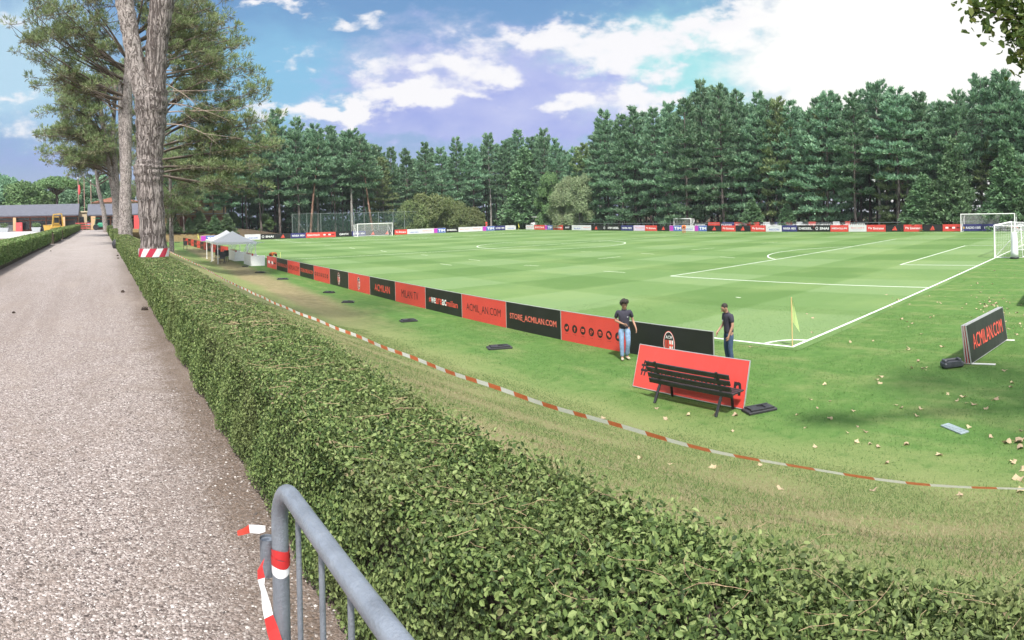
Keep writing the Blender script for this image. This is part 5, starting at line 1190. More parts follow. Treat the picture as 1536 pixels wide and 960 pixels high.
# ---------------------------------------------------------------- people
def skin_obj(name, chains, m, parent, sub=1, smooth=True):
    """chains: lists of (x, y, z, r) joined end to end; a chain may start at ('@', chain, index) to branch off"""
    me = bpy.data.meshes.new(name); V = []; E = []; Rr = []; roots = []; ids = []
    for ch in chains:
        loc = []
        for k, p in enumerate(ch):
            if p[0] == '@': loc.append(ids[p[1]][p[2]])
            else:
                V.append(p[:3]); Rr.append(p[3] if len(p) == 4 else p[3:5]); loc.append(len(V)-1)
                if k == 0: roots.append(len(V)-1)
            if k > 0: E.append((loc[-2], loc[-1]))
        ids.append(loc)
    me.from_pydata(V, E, []); me.materials.append(m); o = obj(name, me, parent)
    md = o.modifiers.new('skin', 'SKIN'); md.use_smooth_shade = smooth
    for i, sv in enumerate(me.skin_vertices[0].data):
        r = Rr[i]; sv.radius = (r, r) if not isinstance(r, tuple) else r; sv.use_root = i in roots
    sb = o.modifiers.new('sub', 'SUBSURF'); sb.levels = sub; sb.render_levels = sub; return o
SKIN_ = mat('skin_tone', (.36, .20, .135), .55, var=.08, scale=20); HAIR = mat('dark_hair', (.022, .016, .013), .7, var=.4, scale=60, bump=.5)
NAVYP = mat('navy_polo', (.030, .028, .045), .85, var=.2, scale=20, bump=.3); EYEM = mat('eye_dark', (.03, .02, .02), .3); LIP = mat('lip', (.32, .13, .11), .5)
JEANL = mat('pale_jeans', (.20, .30, .46), .85, var=.28, scale=14, bump=.3); JEAND = mat('dark_jeans', (.035, .065, .125), .85, var=.25, scale=14, bump=.3)
SHOEB = mat('beige_shoe', (.42, .36, .27), .7); SHOED = mat('dark_shoe', (.03, .028, .026), .6)
ORNG = mat('orange_vest', (.80, .20, .05), .8, var=.1); REDS = mat('red_shirt', (.65, .07, .05), .8); GREYP = mat('grey_trousers', (.09, .09, .10), .8)
def fingers(w, d, spread_axis, curl, s=1.0):
    """palm and five fingers hanging on from the wrist w along d"""
    w, d, a, c_ = Vector(w[:3]), Vector(d).normalized(), Vector(spread_axis).normalized(), Vector(curl).normalized(); out = []
    palm = [(*w, .024), (*(w+d*.045*s), (.036, .020)), (*(w+d*.085*s), (.036, .018))]
    for k, (off, ln) in enumerate(((-.027, .062), (-.009, .074), (.009, .068), (.027, .052))):
        b0 = w+d*.075*s+a*off; out.append([(*b0, .0095), (*(b0+d*ln*.5*s+c_*.006), .0088), (*(b0+d*ln*.8*s+c_*.026), .0082), (*(b0+d*ln*.9*s+c_*.045), .007)])
    b0 = w+d*.03*s-a*.026; out.append([(*b0, .011), (*(b0+d*.03-a*.022+c_*.008), .0105), (*(b0+d*.058-a*.026+c_*.022), .0085)])
    return palm, out
def person(label, loc, rz, J, mats, hair='curly', scale=1.0, group=None):
    """J: joints by name, the front of the body looks along -y"""
    top, leg, shoe = mats; t = thing('person', label, 'person', loc, rz, group); t.scale = (scale,)*3
    v = lambda n: Vector(J[n]); pel, che, nek, hd = v('pelvis'), v('chest'), v('neck'), v('head'); up = (hd-nek).normalized(); fw = Vector(J.get('face', (0, -1, 0))).normalized(); side = up.cross(fw).normalized()
    fw = side.cross(up).normalized()
    body = [[(*pel, .085), (*((pel+che)/2), .08), (*che, (.09, .07)), (*(nek-up*.04), .075), (*(nek+up*.02), .056), (*(hd-up*.045+fw*.012), (.078, .086)), (*(hd+up*.035), (.083, .097)), (*(hd+up*.085-fw*.008), (.06, .07))]]
    fing = []
    for sd in 'RL':
        sh, el, wr = v('sh'+sd), v('el'+sd), v('wr'+sd); d = Vector(J.get('hand'+sd, wr-el)).normalized()
        palm, fs = fingers(wr, d, J.get('spread'+sd, (0, 1, 0)), J.get('curl'+sd, (0, -1, 0)))
        body.append([('@', 0, 2), (*sh, .062), (*(sh*.5+el*.5), .047), (*el, .040), (*((el+wr)/2), .037), *palm]); fing += fs
        hp, kn, an, to = v('hip'+sd), v('kn'+sd), v('an'+sd), v('to'+sd)
        body.append([('@', 0, 0), (*hp, .095), (*((hp+kn)/2), .075), (*kn, .056), (*((kn*.6+an*.4)), .054), (*an, .036), (*(an*.35+to*.65), .036)])
    skin_obj('body', body+fing, SKIN_, t)
    S = [[(*(pel+Vector((0, 0, -.10))), (.168, .138)), (*(pel+Vector((0, 0, .03))), (.164, .134)), (*((pel+che)/2), (.158, .128)), (*che, (.175, .118)), (*(nek-up*.045), (.11, .085)), (*(nek-up*.0), .066)]]
    for sd in 'RL': sh, el = v('sh'+sd), v('el'+sd); S.append([('@', 0, 3), (*sh, .078), (*(sh*.55+el*.45), .068), (*(sh*.25+el*.75), .064)])
    skin_obj('polo_shirt', S, top, t)
    Jn = [[(*(pel+Vector((0, 0, .04))), (.150, .122)), (*(pel-Vector((0, 0, .05))), (.155, .125))]]
    for sd in 'RL':
        hp, kn, an = v('hip'+sd), v('kn'+sd), v('an'+sd)
        Jn.append([('@', 0, 1), (*hp, .108), (*((hp+kn)/2), .090), (*kn, .072), (*(kn*.5+an*.5), .068), (*(an+Vector((0, 0, .0))), .062)])
        an, to = v('an'+sd), v('to'+sd)
        skin_obj('shoe', [[(*(an-(to-an).normalized()*.05+Vector((0, 0, -.035))), (.042, .04)), (*(an*.5+to*.5+Vector((0, 0, -.012))), (.046, .042)), (*(to+Vector((0, 0, .012))), (.042, .03))]], shoe, t)
    skin_obj('jeans', Jn, leg, t)
    R_ = Matrix((side, -fw, up)).transposed(); hp_ = MB(); c0 = hd+up*.02
    if hair == 'curly':
        for k in range(90):
            a = rng.random()*2*PI; e = .05+1.0*rng.random(); q = Vector((math.cos(a)*math.cos(e)*.10, math.sin(a)*math.cos(e)*.108, .03+math.sin(e)*.125))
            if q.y < -.055 and q.z < .07: continue
            k_ = .024+.022*rng.random(); hp_.ell(tuple(c0+R_ @ (q*(1+.10*rng.random())-Vector((0, 0, .03)) if q.y > -.03 else q)), (k_, k_, k_), 0, 6, 4)
        hp_.ell(tuple(c0+R_ @ Vector((0, .03, .03))), (.09, .088, .085), 0, 12, 8, R_)
    else:
        hp_.ell(tuple(c0+R_ @ Vector((0, .028, .022))), (.090, .092, .088), 0, 12, 8, R_)
    hp_.build('hair', HAIR, t)
    fm = MB(); fc = hd-up*.01+fw*.09
    def feat(nm, c_, r_, m_): q_ = MB(); q_.ell(tuple(c_), r_, 0, 8, 5, R_); q_.build(nm, m_, t)
    feat('nose', fc-up*.012+fw*.016, (.014, .02, .026), SKIN_); feat('mouth', hd-up*.062+fw*.082, (.026, .01, .007), LIP)
    for sx in (-1, 1): feat('ear', hd+side*sx*.086-up*.005-fw*.005, (.012, .026, .036), SKIN_); feat('eye', hd+side*sx*.034+up*.018+fw*.088, (.014, .008, .007), EYEM); feat('eyebrow', hd+side*sx*.034+up*.036+fw*.09, (.022, .006, .005), HAIR)
    cm = MB(); cm.tube([nek-up*.005+(side*math.cos(a)*.068+fw*math.sin(a)*.06) for a in [2*PI*k/12 for k in range(13)]], .013, 6, 0, False); 
    cm.build('collar', top, t)
    if 'badge' in J: bm_ = MB(); q = che+fw*.128+Vector(J['badge']); bm_.box(q.x, q.y, q.z, .035, .012, .03, 0, R_); bm_.build('badge', GREY, t)
    return t
JA = dict(pelvis=(0, 0, .95), chest=(.0, .0, 1.24), neck=(.01, -.01, 1.46), head=(.015, -.045, 1.585), face=(.22, -1, -.38),
          shR=(-.185, 0, 1.40), elR=(-.25, .06, 1.13), wrR=(-.05, -.19, 1.07), handR=(1, -.1, -.25), spreadR=(0, -.4, 1), curlR=(.1, .6, -.6),
          shL=(.185, 0, 1.40), elL=(.25, .05, 1.13), wrL=(.33, -.05, .91), handL=(.25, -.15, -1), spreadL=(.1, 1, 0), curlL=(-1, -.2, 0),
          hipR=(-.09, 0, .90), knR=(-.085, -.045, .49), anR=(-.075, .0, .085), toR=(-.075, -.17, .035),
          hipL=(.09, 0, .90), knL=(.10, -.09, .50), anL=(.06, .07, .10), toL=(.13, -.075, .035), badge=(.07, .0, .04))
pA = gp(933, 540, 0)
person('man in a navy polo and pale jeans walking with bent arm before the board row', (13.35, 13.0, ground(13.35, 13.0)), -.75, JA, (NAVYP, JEANL, SHOEB), 'curly', 1.0)
JB = dict(pelvis=(0, 0, .95), chest=(.0, -.03, 1.25), neck=(0, -.06, 1.47), head=(0, -.12, 1.585), face=(-.05, -1, -.62),
          shR=(-.185, -.02, 1.41), elR=(-.24, -.02, 1.12), wrR=(-.20, -.22, .95), handR=(.1, -.6, -.7), spreadR=(.5, -.5, .4), curlR=(.6, .3, -.5),
          shL=(.185, -.02, 1.41), elL=(.245, -.02, 1.12), wrL=(.23, -.14, .87), handL=(-.05, -.25, -1), spreadL=(0, 1, -.2), curlL=(-1, -.3, 0),
          hipR=(-.09, 0, .90), knR=(-.10, -.03, .49), anR=(-.10, .03, .085), toR=(-.12, -.14, .035), hipL=(.09, 0, .90), knL=(.09, -.02, .49), anL=(.09, .04, .085), toL=(.10, -.13, .035), badge=(-.07, 0, .05))
person('man in a navy polo and dark jeans standing at the end of the crest board', (14.42, 10.12, 0), -2.0, JB, (NAVYP, JEAND, SHOED), 'short', 1.0)
JC = dict(pelvis=(0, .1, .82), chest=(0, -.22, .92), neck=(0, -.42, .88), head=(0, -.52, .80), face=(0, -.3, -1), shR=(-.18, -.36, .90), elR=(-.2, -.42, .62), wrR=(-.14, -.5, .40), shL=(.18, -.36, .9), elL=(.2, -.42, .62), wrL=(.14, -.5, .4),
          hipR=(-.09, .1, .80), knR=(-.11, -.06, .46), anR=(-.11, .05, .085), toR=(-.11, -.13, .035), hipL=(.09, .1, .8), knL=(.11, -.06, .46), anL=(.11, .05, .085), toL=(.11, -.13, .035))
person('person in an orange top bending down at the end of the near board row', (15.0, 56.2, 0), .4, JC, (ORNG, GREYP, SHOED), 'short', 1.15)
p = at_dist(1026, 349, 104); person('person in orange crouching on the pitch before the small spare goal', (p.x, p.y, 0), -.9, JC, (ORNG, ORNG, SHOEB), 'short', 1.35)
JD = dict(JA); JD['face'] = (0, -1, 0); p = at_dist(729, 345, 160); p = Vector((EY*0+1, 0, 0)); yy = 120.6; person('small figure in a red shirt standing behind the far boards', (yy*math.tan(azp(729)), yy, .45), -.5, JD, (REDS, REDS, SHOED), 'short', 1.0)

# ---------------------------------------------------------------- barrier and tape in the foreground
TRL = leafmat('long_tape_red', [(.62, .085, .055), (.66, .105, .07)], .2, .3, .5); TR = leafmat('tape_red', [(.52, .035, .05), (.58, .045, .06)], .2, .3, .5); TW = leafmat('tape_white', [(.80, .80, .81), (.82, .82, .83)], .2, .3, .5)
t = thing('crowd_barrier', 'galvanised crowd barrier beside the hedge with red and white tape on its post', 'barrier', (.39, 0, PATHZ))
def arcp(cy, cz, r, a0, a1, n=8): return [(0, cy+r*math.cos(a0+(a1-a0)*k/n), cz+r*math.sin(a0+(a1-a0)*k/n)) for k in range(n+1)]
b = MB(); b.tube([(0, 1.44, .02), (0, 1.44, .5), (0, 1.44, .95)]+arcp(1.34, 1.0, .10, 0, PI/2)+[(0, 1.2, 1.10), (0, .4, 1.10), (0, -.45, 1.10)]+arcp(-.6, 1.0, .10, PI/2, PI)+[(0, -.7, .9), (0, -.7, .02)], .0195, 20); b.build('frame', STEEL, t)
for k in range(14): b = MB(); y = 1.295-.145*k; b.tube([(0, y, .15), (0, y, 1.095)], .0062, 8); b.build('bar', STEEL, t)
b = MB(); b.tube([(0, 1.43, .14), (0, -.69, .14)], .012, 10); b.build('lower_rail', STEEL, t)
for y in (1.44, -.7): b = MB(); b.tube([(-.3, y-.06, .012), (.28, y-.06, .012)], .018, 8); b.build('foot', STEEL, t)
b = MB(); b.tube([(-.022, 1.475, .87), (-.022, 1.475, .955)], .0175, 14, 0, False); b.tube([(-.022, 1.475, .87), (-.022, 1.475, .95)], .015, 14, 0, True); b.build('coupling', STEEL, t)
def ribbon(pts, wvec, mats_idx, mb, thick=0.0):
    V = []
    for p, w in zip(pts, wvec): p, w = Vector(p), Vector(w); V += [p-w, p+w]
    for i in range(len(pts)-1): mb.add(V[2*i:2*i+4], [(0, 1, 3, 2)], mats_idx[i], True)
bt = thing('barrier_tape', 'torn red and white tape knotted round the barrier post, one end hanging', 'tape', (0, 0, 0))
b = MB()
for k, (z0, z1, m_) in enumerate(((.925, .945, 0), (.908, .927, 0), (.888, .911, 1))):
    rr = .0205+.0012*(k % 2); n = 20; V = []
    for i in range(n+1):
        a = 2*PI*i/n; dz = .003*math.sin(a*2+k)
        V += [(.39+rr*math.cos(a), 1.44+rr*math.sin(a), PATHZ+z0+dz), (.39+(rr+.0006)*math.cos(a), 1.44+(rr+.0006)*math.sin(a), PATHZ+z1+dz)]
    b.add(V, [(2*i, 2*i+2, 2*i+3, 2*i+1) for i in range(n)], m_, True)
b.build('band', [TR, TW], bt); b = MB()
P0 = Vector((.385, 1.44, PATHZ+.93))
def bp_(px, py, r=1.48): return at_dist(px, py, r)
ribbon([bp_(398, 793, 1.50), bp_(388, 794, 1.49), bp_(374, 793, 1.47), bp_(366, 797, 1.455), bp_(356, 800, 1.44)], [(0, 0, .007), (0, .004, .008), (0, .005, .007), (0.002, .004, .006), (0, .003, .004)], [1, 1, 0, 0], b); b.build('loose_end', [TR, TW], bt); b = MB()
ribbon([bp_(395, 840, 1.47), bp_(390, 853, 1.465), bp_(392, 868, 1.46), bp_(394, 882, 1.455), bp_(399, 905, 1.45), bp_(403, 925, 1.44), bp_(409, 945, 1.435), bp_(414, 962, 1.43), bp_(420, 985, 1.42)],
       [(.003, .0, .004), (.006, .0, .003), (.009, .002, .0), (.006, .008, .002), (.010, .003, .0), (.010, .0, .003), (.013, .003, .002), (.013, .002, .003), (.012, 0, .003)], [0, 0, 1, 1, 1, 0, 0, 0], b)
b.build('hanging_end', [TR, TW], bt)
# the long tape stretched along the bank
pts = [(4.72, -5, 2.17), (4.75, .79, 2.2), (4.66, 2.0, 2.2), (4.59, 3.2, 2.2), (4.54, 4.8, 2.2), (4.45, 7.2, 2.2), (4.40, 9.0, 2.2), (4.34, 11.8, 2.2), (4.22, 15.1, 2.2), (4.20, 21.7, 2.2), (4.4, 29, 2.2), (3.6, 36, 2.6), (2.0, 39.4, 3.1)]
dense = []
for a, b_ in zip(pts[:-1], pts[1:]):
    a, b_ = Vector(a), Vector(b_); n = max(1, round((b_-a).length/.0625))
    dense += [a.lerp(b_, k/n) for k in range(n)]
sm = dense[:]
for _ in range(50): sm = [sm[0]]+[(sm[i-1]+sm[i]*2+sm[i+1])/4 for i in range(1, len(sm)-1)]+[sm[-1]]
wv = []; mi = []; Ls_ = 0
for i, p in enumerate(sm):
    y = p.y; roll = .86-.68*sstep(1, 9, y)+.07*math.sin(y*.9)+.05*math.sin(y*2.7); tt = (sm[min(i+1, len(sm)-1)]-sm[max(0, i-1)]).normalized(); sdv = Vector((tt.y, -tt.x, 0))
    wv.append((Vector((0, 0, 1))*math.cos(roll)-sdv*math.sin(roll))*.031)
    p.z += .012*math.sin(y*3.1)*.6
    if i: Ls_ += (sm[i]-sm[i-1]).length; mi.append(1 if (Ls_ % .5) > .22 else 0)
b = MB(); ribbon(sm, wv, mi, b)
tag(b.build('barrier_tape', [TRL, TW]), 'long red and white barrier tape stretched above the bank from pine to pine', 'tape')
b = MB(); rr = .375; n = 28; TX1, TY1 = X1+t1(231, 378, 21)[0], Y1+t1(231, 378, 21)[1]
for k in range(n):
    z0 = 3.44; h_ = .20
    for q in range(4):
        a0 = 2*PI*(k)/n+q*.085; a1 = a0+2*PI/n; zz0 = z0+h_*q/4; zz1 = z0+h_*(q+1)/4
        b.add([(TX1+rr*math.cos(a0), TY1+rr*math.sin(a0), zz0), (TX1+rr*math.cos(a1), TY1+rr*math.sin(a1), zz0), (TX1+rr*math.cos(a1+.085), TY1+rr*math.sin(a1+.085), zz1), (TX1+rr*math.cos(a0+.085), TY1+rr*math.sin(a0+.085), zz1)], [(0, 1, 2, 3)], 0 if (k//2) % 2 else 1, True)
tag(b.build('trunk_tape', [TR, TW]), 'red and white tape wound round the foot of the largest pine', 'tape')
# ---------------------------------------------------------------- cones, fallen leaves
def cone_mesh():
    b = MB(); b.ell((0, 0, .035), (.03, .03, .045), 0, 10, 7)
    for i in range(48):
        a = i*2.4; t_ = (i+.5)/48; e = -1.2+2.5*t_; r = .034*math.cos(e); z = .035+.048*math.sin(e); d = Vector((math.cos(a), math.sin(a), .45)); s_ = Vector((-d.y, d.x, 0))*.011; p = Vector((d.x*r, d.y*r, z))
        b.add([p-s_, p+s_, p+s_*.8+d*.02, p-s_*.8+d*.02, p+d*.016+Vector((0, 0, .008))], [(0, 1, 2, 3), (3, 2, 4)])
    return b.mesh('pine_cone', mat('cone_brown', (.045, .030, .022), .85, var=.4, scale=30))
CM = cone_mesh()
for px, py, s_ in ((213, 465, 1.25), (184, 439, .9), (176, 384, 1.0), (184, 385.5, 1.1), (77, 377, .8), (177, 388, .8), (22, 470, .6), (197, 396, .7)):
    p = gp(px, py, PATHZ)
    if py < 345: continue
    o = obj('pine_cone', CM, None, (p.x, p.y, PATHZ), (rng.normal(0, .5), 1.3, rng.random()*6)); o.scale = (s_,)*3; tag(o, 'dark brown pine cone lying on the gravel path', 'pine cone', 'pine cones on the path')
def dry_leaf(k):
    b = MB(); n = 15; V = [(0, 0, .012)]; 
    for i in range(n):
        a = 2*PI*i/n; r = .075*(1+.38*math.cos(5*a)*(1 if math.cos(a) > -.8 else .2)); V.append((r*math.cos(a), r*math.sin(a)*.85, .03*math.sin(a*2+k)+.025*abs(math.cos(a+k))))
    b.add(V, [(0, 1+i, 1+(i+1) % n) for i in range(n)], 0, True); b.tube([(-.07, 0, .02), (-.15, .01, .01)], .003, 4); return b.mesh('dry_leaf', DRY)
DRY = leafmat('dry_leaf', [(.26, .165, .09), (.38, .27, .16), (.50, .40, .27), (.30, .18, .09)], .2, .75, .15)
DM = [dry_leaf(k) for k in range(4)]
spots = [(1440, 742), (1519, 691), (985, 612), (1103, 622), (1032, 622), (1245, 628), (1298, 647), (1310, 735), (960, 692), (1345, 607), (1388, 554), (1352, 611), (1305, 665), (1285, 662), (1530, 736), (1126, 520), (1170, 735), (1245, 601), (1436, 600), (1449, 604), (1480, 612), (1494, 598), (1460, 606), (1384, 552)]
for _ in range(55): spots.append((1486+rng.normal(0, 17), 463+rng.normal(0, 13)))
for _ in range(38): spots.append((1508+rng.normal(0, 20), 481+rng.normal(0, 9)))
for _ in range(60): spots.append((1180+360*rng.random()**.7, 470+250*rng.random()**1.2))
for _ in range(24): spots.append((1300+230*rng.random(), 405+60*rng.random()))
for _ in range(8): spots.append((900+350*rng.random(), 600+120*rng.random()))
for px, py in spots:
    if px > 1545 or (py < 432 and px < 1400): continue
    p = gp(px, py, 0.03)
    for _ in range(14): p = gp(px, py, (p.z+ground(p.x, p.y)+.02)/2)
    s_ = (.38+.55*rng.random())*(1.5 if px > 1500 and py > 650 or (px, py) in ((1440, 742),) else 1.0)
    o = obj('fallen_leaf', DM[rng.integers(0, 4)], None, (p.x, p.y, ground(p.x, p.y)+.012), (rng.normal(0, .3), rng.normal(0, .3), rng.random()*6.3)); o.scale = (s_,)*3
    tag(o, 'dry tan leaf fallen on the green lawn', 'fallen leaf', 'fallen leaves on the lawn')
# ---------------------------------------------------------------- the tree whose branch hangs into the top right corner
t = thing('plane_tree', 'leafy broad-leaved branch hanging into the top right corner of the picture', 'tree', (11.5, -2.6, ground(11.5, -2.6)))
o3 = Vector((11.5, -2.6, ground(11.5, -2.6))); b = MB(); b.tube([(0, 0, -.3), (.1, 0, 3), (0, .2, 6), (-.2, .3, 9)], [.28, .22, .17, .1], 12); b.build('trunk', WOODB, t)
b = MB(); P = []; N = []
tw = []
for px, py, r in ((1462, 12, 9.0), (1476, 16, 9.1), (1470, 22, 9.0), (1500, 6, 9.2), (1512, 22, 9.2), (1524, 34, 9.3), (1532, 50, 9.3), (1514, 48, 9.2), (1534, 64, 9.4), (1533, 80, 9.3), (1537, 94, 9.4), (1535, 20, 9.3), (1526, 8, 9.2), (1545, 30, 9.4), (1550, 70, 9.5), (1556, 100, 9.6), (1515, -6, 9.2), (1490, -14, 9.2), (1545, -5, 9.4), (1524, 56, 9.2)): tw.append((at_dist(px, py, r)-o3, 26, .14))
for k in range(60):
    a = rng.random()*6.28; rr = 1.2+2.2*rng.random(); q = Vector((math.cos(a)*rr, math.sin(a)*rr*.8-.4, 6.5+4.5*rng.random()));
    tw.append((q, 70, .42))
root = Vector((0, .2, 5.5))
for q, n, s_ in tw:
    md_ = (root+q)/2+Vector((0, 0, .5)); b.tube([root, md_, q], [.035, .02, .006], 5)
    c0 = np.array(q); P.append(c0+rng.normal(0, s_, (n, 3))*np.array([1, 1, .9])); N.append(np.tile((0, 0, .8), (n, 1))+rng.normal(0, .5, (n, 3)))
b.build('limbs', WOODB, t)
P = np.concatenate(P); N = nrm(np.concatenate(N)); V, Fc = leaf_mesh(P, N, .125, True, .6, .7)
obj('crown', mesh_np('plane_crown', V, Fc, leafmat('plane_leaf', [(.06, .11, .03), (.09, .15, .04), (.14, .2, .055), (.22, .25, .08)], .35, .45, .3)), t)
# ---------------------------------------------------------------- buildings at the end of the path
SLATE = mat('slate_roof', (.095, .10, .125), .7, var=.15, scale=2, bump=.2); WOODR = mat('reddish_timber', (.22, .085, .055), .6, var=.2, scale=3); GLASSD = mat('dark_glazing', (.03, .035, .04), .15, var=.3, spec=.6)
TANP = mat('tan_post', (.52, .34, .19), .7, var=.1); CREAM = mat('cream_wall', (.55, .45, .31), .85, var=.08); TILE = mat('red_tile', (.34, .15, .10), .8, var=.2, scale=6); REDP = mat('red_paint', (.62, .08, .085), .5); LGREY = mat('grey_parapet', (.36, .38, .40), .8, var=.1); GREENP = mat('green_paint', (.05, .27, .16), .5)
def slate_house(label, x0, x1, y0, eave, ridge, doors):
    t = thing('long_building', label, 'building', (0, 0, 0)); yb = y0+13
    b = MB(); b.box((x0+x1)/2, (y0+1.2+yb)/2, (PATHZ+eave)/2, x1-x0-.6, yb-y0-1.2, eave-PATHZ, 0); b.build('wall', WOODR, t)
    b = MB(); ym = (y0+yb)/2
    P = [(y0-.5, eave-.02), (ym, ridge), (yb+.5, eave-.02), (yb+.5, eave-.22), (y0-.5, eave-.22)]; V = [(x0-.3, y, z) for y, z in P]+[(x1+.3, y, z) for y, z in P]; n = 5
    b.add(V, [tuple(range(n)), tuple(range(n, 2*n))[::-1]]+[(i, i+n, (i+1) % n+n, (i+1) % n) for i in range(n)]); b.build('roof', SLATE, t)
    MB().box((x0+x1)/2, y0-.2, eave-.34, x1-x0, .12, .2).build('beam', WOODR, t); MB().box((x0+x1)/2, y0+1.1, PATHZ+1.75, x1-x0-.6, .12, .14).build('beam', WOODR, t)
    k = 0; x = x0+1
    while x < x1-1:
        w = 2.6; f = MB()
        for sx in (-w/2, w/2): f.box(x+w/2+sx, y0+1.1, PATHZ+1.2, .12, .14, 2.3)
        f.box(x+w/2, y0+1.1, PATHZ+2.35, w, .13, .1); fr = f.build('window', WOODR, t)
        g = MB(); g.box(x+w/2, y0+1.16, PATHZ+1.25, w-.1, .03, 2.1); g.build('pane', GLASSD, fr)
        if k % 3 == 1: g = MB(); g.box(x+w/2, y0+1.0, PATHZ+.55, w-.2, .08, 1.0); g.build('parapet', LGREY, t)
        x += w+.15; k += 1
    for xp, wd, m in doors:
        g = MB(); g.box(xp, y0-.35, PATHZ+1.15, wd, .35, 2.3, 0, None, .03); g.build('post' if m is TANP else 'door', m, t)
    return t
slate_house('long low building with a slate roof and dark glazing, left of the path end', -46, -4.0, 111, 5.35, 7.3, [(-14.6, .55, TANP), (-7.2, .5, TANP), (-6.2, .5, TANP), (-24, .5, TANP)])
slate_house('second low building with a slate roof, straight at the end of the path', -1.9, 9.5, 112, 5.25, 7.2, [(-1.2, .8, TANP), (4.6, .9, REDP), (6.2, .9, REDP), (8, .6, TANP)])
t = thing('tiled_house', 'red tiled house roof rising behind the second slate roof', 'house', (3.2, 135, 2.3)); b = MB(); b.box(0, 0, 2.8, 9, 8, 5.6); b.build('wall', CREAM, t)
b = MB(); b.prism([(-5, 5.5), (0, 6.7), (5, 5.5)], -4.6, 4.6); b.build('roof', TILE, t)
for k in (-2.5, 0, 2.5): b = MB(); b.box(k, -4.03, 4.0, .9, .1, 1.3); b.build('window', GLASSD, t)
t = thing('gate_house', 'cream chimney-like gatehouse between the two slate roofs', 'house', (-3.3, 117, 2.5)); b = MB(); b.box(0, 0, 1.6, 1.9, 3, 3.2); b.build('wall', CREAM, t); b = MB(); b.box(0, 0, 3.3, 2.3, 3.4, .22); b.build('roof', mat('pale_slab', (.6, .52, .36), .8), t); b = MB(); b.box(0, -1.53, 1.9, .8, .06, 1.0); b.build('window', GLASSD, t)
t = thing('yellow_house', 'yellow house with a grey awning behind the pine trunks, right of the path', 'house', (19.5, 137, 2.2)); b = MB(); b.box(0, 0, 2.7, 13, 8, 5.4); b.build('wall', mat('yellow_wall', (.42, .30, .17), .85, var=.08), t); b = MB(); b.prism([(-7, 5.3), (0, 6.9), (7, 5.3)], -4.6, 4.6); b.build('roof', TILE, t)
b = MB(); b.box(0, -4.8, 2.9, 13.5, 1.8, .15); b.build('awning', mat('grey_awning', (.42, .44, .46), .7), t)
for k in range(5): b = MB(); b.box(-5+2.5*k, -4.03, 4.2, 1.0, .1, 1.2); b.build('window', GLASSD, t); b = MB(); b.box(-5+2.5*k, -4.03, 1.4, 1.5, .1, 2.0); b.build('door', WOODR, t)
t = thing('red_panel', 'red box standing against the long slate roofed building', 'cabinet', (110*math.tan(azp(29)), 109.6, 2.6)); b = MB(); b.box(0, 0, .75, 1.1, .8, 1.5, 0, None, .03); b.build('body', REDP, t); b = MB(); b.box(0, -.42, .75, .9, .04, 1.3); b.build('door', REDP, t); b = MB(); b.box(.35, -.45, .8, .04, .05, .2); b.build('handle', ALU, t)
# mini excavator
t = thing('excavator', 'small yellow excavator with raised arm on the forecourt', 'excavator', (99*math.tan(azp(84)), 99, 2.6), .35); t.scale = (.98,)*3
for sx in (-.62, .62): b = MB(); b.box(sx, 0, .26, .34, 1.9, .5, 0, None, .15); b.build('track', PLASTIC, t)
b = MB(); b.box(0, .25, .85, 1.25, 1.5, .6, 0, None, .1); b.build('body', YEL, t)
cb = MB(); cb.box(-.1, -.1, 1.75, .95, 1.0, 1.25, 0, None, .08); cb = cb.build('cab', YEL, t); b = MB(); b.box(-.1, -.62, 1.85, .75, .03, .85); b.box(-.59, -.1, 1.85, .03, .75, .85); b.box(.39, -.1, 1.85, .03, .75, .85); b.build('pane', GLASSD, cb)
b = MB(); b.bar((-.75, -.4, .9), (-.65, -.9, 2.75), .2, .16); b.bar((-.65, -.9, 2.72), (.55, -1.2, 2.8), .2, .16); b.build('boom', YEL, t); b = MB(); b.bar((.55, -1.2, 2.8), (.75, -1.2, .9), .16, .14); b.build('arm', YEL, t)
b = MB(); b.prism([(.5, .9), (1.0, .9), (1.05, .45), (.7, .25), (.45, .5)], -1.45, -.95); b.build('bucket', YEL, t)
t = thing('skip_container', 'yellow skip beside the small excavator', 'skip', (100*math.tan(azp(72)), 101, 2.6)); t.scale = (.72,)*3; b = MB(); b.prism([(-.9, .15), (.9, .15), (1.15, 1.45), (-1.15, 1.45)], -.7, .7); b.build('body', YEL, t); b = MB(); b.box(0, 0, 1.46, 2.4, 1.5, .08); b.build('rim', YEL, t); [MB().box(sx, 0, .08, .2, 1.2, .16).build('skid', PLASTIC, t) for sx in (-.6, .6)]
# green ground machine by the second building
t = thing('green_tractor', 'green lawn tractor parked at the end of the path', 'tractor', (106*math.tan(azp(150)), 106, 2.65), PI/2); 
b = MB(); b.box(0, -.4, .85, .9, 1.6, .7, 0, None, .12); b.box(0, .6, .7, 1.1, .9, .5, 0, None, .1); b.build('body', GREENP, t)
for sx in (-.6, .6):
    for yy, r in ((-.9, .32), (.7, .48)): b = MB(); b.tube([(sx-.13, yy, r), (sx+.13, yy, r)], r, 18); b.build('wheel', PLASTIC, t)
b = MB()
for sx in (-.45, .45): b.bar((sx, .9, .9), (sx, .75, 1.9), .05)
b.box(0, .6, 1.92, 1.1, 1.1, .06, 0, None, .02); b.build('roof', GREENP, t); b = MB(); b.box(0, .55, 1.0, .5, .45, .12, 0, None, .04); b.box(0, .8, 1.25, .5, .1, .5, 0, None, .04); b.build('seat', PLASTIC, t)
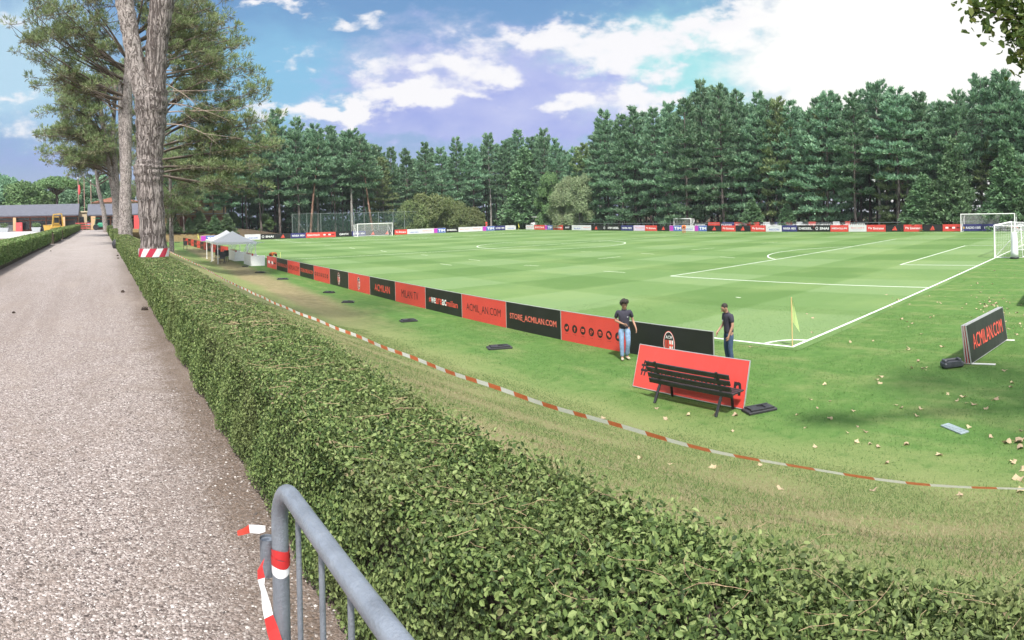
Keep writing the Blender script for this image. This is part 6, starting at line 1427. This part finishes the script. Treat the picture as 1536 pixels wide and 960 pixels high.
# flagpoles
for px, ty, lb, c_ in ((118, 268, 'left flagpole behind the roofs with a furled red flag', REDP), (127, 262, 'tall middle flagpole behind the roofs', None), (137, 272, 'right flagpole behind the roofs, bare like the middle one', None)):
    r = 128; a = azp(px); t = thing('flagpole', lb, 'flagpole', (r*math.sin(a), r*math.cos(a), 2.4), 0, None); top = at_dist(px, ty, r).z-2.4
    b = MB(); b.tube([(0, 0, 0), (0, 0, top)], .09, 8); b.build('pole', mat('pole_brown', (.30, .20, .16), .6), t); b = MB(); b.ell((0, 0, top+.1), (.16, .16, .16), 0, 8, 6); b.build('finial', ALU, t)
    if c_: b = MB(); b.lathe([(.05, top-1.2), (.2, top-1.5), (.28, top-2.4), (.2, top-3.0), (.05, top-3.2)], 9, (.18, 0, 0), 0, True, (1, .5)); b.build('flag', c_, t)
# planters on the forecourt
SHR = BROADF
for k, (px, lb) in enumerate(((6, 'stone planter with a bush at the left edge of the forecourt'), (54, 'stone planter with a bush right of the red box'))):
    p = Vector((104*math.tan(azp(px)), 104, 2.62)); t = thing('planter', lb, 'planter', p); b = MB(); b.prism([(-.75, .7), (.75, .7), (.6, 0), (-.6, 0)], -.5, .5); b.build('pot', LGREY, t)
    n = 240; d = nrm(rng.normal(0, 1, (n, 3))); V, Fc = leaf_mesh(d*np.array([.75, .5, .45])*(rng.random((n, 1))**.4)+np.array([0, 0, 1.05]), d+np.array([0, 0, .6]), .2, False); obj('foliage', mesh_np('planter_bush', V, Fc, BROADF), t)
t = thing('dark_cabinet', 'small black cabinet right of the second planter', 'cabinet', (105*math.tan(azp(63)), 105, 2.62)); b = MB(); b.box(0, 0, .4, .8, .6, .8, 0, None, .03); b.build('body', PLASTIC, t); b = MB(); b.box(0, 0, .83, .86, .66, .06); b.build('lid', PLASTIC, t)
t = thing('board_fence', 'low reddish fence at the end of the outer hedge', 'fence', (0, 0, 0)); x0_, x1_ = 109*math.tan(azp(113)), 109*math.tan(azp(135))
for z in (.35, .75, 1.15): MB().box((x0_+x1_)/2, 109, PATHZ+z, x1_-x0_, .05, .12).build('rail', REDP, t)
for k in range(5): b = MB(); b.box(x0_+(x1_-x0_)*k/4, 109, PATHZ+.65, .12, .12, 1.3); b.build('post', WOODR, t)
t = thing('black_sack', 'black sack leaning at the foot of the second pine', 'sack', (.95, 38.2, PATHZ-.05)); b = MB(); b.ell((0, 0, .28), (.3, .26, .34), 0, 14, 9); b.lathe([(.12, .55), (.06, .62), (.1, .72), (0, .7)], 10); b.build('body', PLASTIC, t); b = MB(); b.tube([(.07*math.cos(k*.7), .07*math.sin(k*.7), .62) for k in range(10)], .012, 5); b.build('tie', PLASTIC, t)
# golf buggy behind the far boards
t = thing('golf_buggy', 'white roofed buggy parked behind the boards at the far corner', 'buggy', (91.5, 91.5/math.tan(azp(805))-.0, .45), .2); t.scale = (1.2,)*3
b = MB(); b.box(0, 0, .6, 1.2, 2.3, .5, 0, None, .12); b.box(0, -.95, .85, 1.15, .4, .35, 0, None, .1); b.build('body', WPAINT, t)
for sx in (-.5, .5):
    for yy in (-.75, .75): b = MB(); b.tube([(sx-.1, yy, .28), (sx+.1, yy, .28)], .28, 14); b.build('wheel', PLASTIC, t)
b = MB()
for sx in (-.5, .5):
    for yy in (-.6, .8): b = MB(); b.bar((sx, yy, .8), (sx, yy, 1.85), .04); b.build('post', PLASTIC, t)
b = MB(); b.box(0, .1, 1.9, 1.25, 1.8, .08, 0, None, .03); b.build('roof', WPAINT, t); b = MB(); b.box(0, .35, 1.0, 1.0, .45, .15, 0, None, .05); b.box(0, .6, 1.3, 1.0, .1, .5, 0, None, .04); b.build('seat', PLASTIC, t)
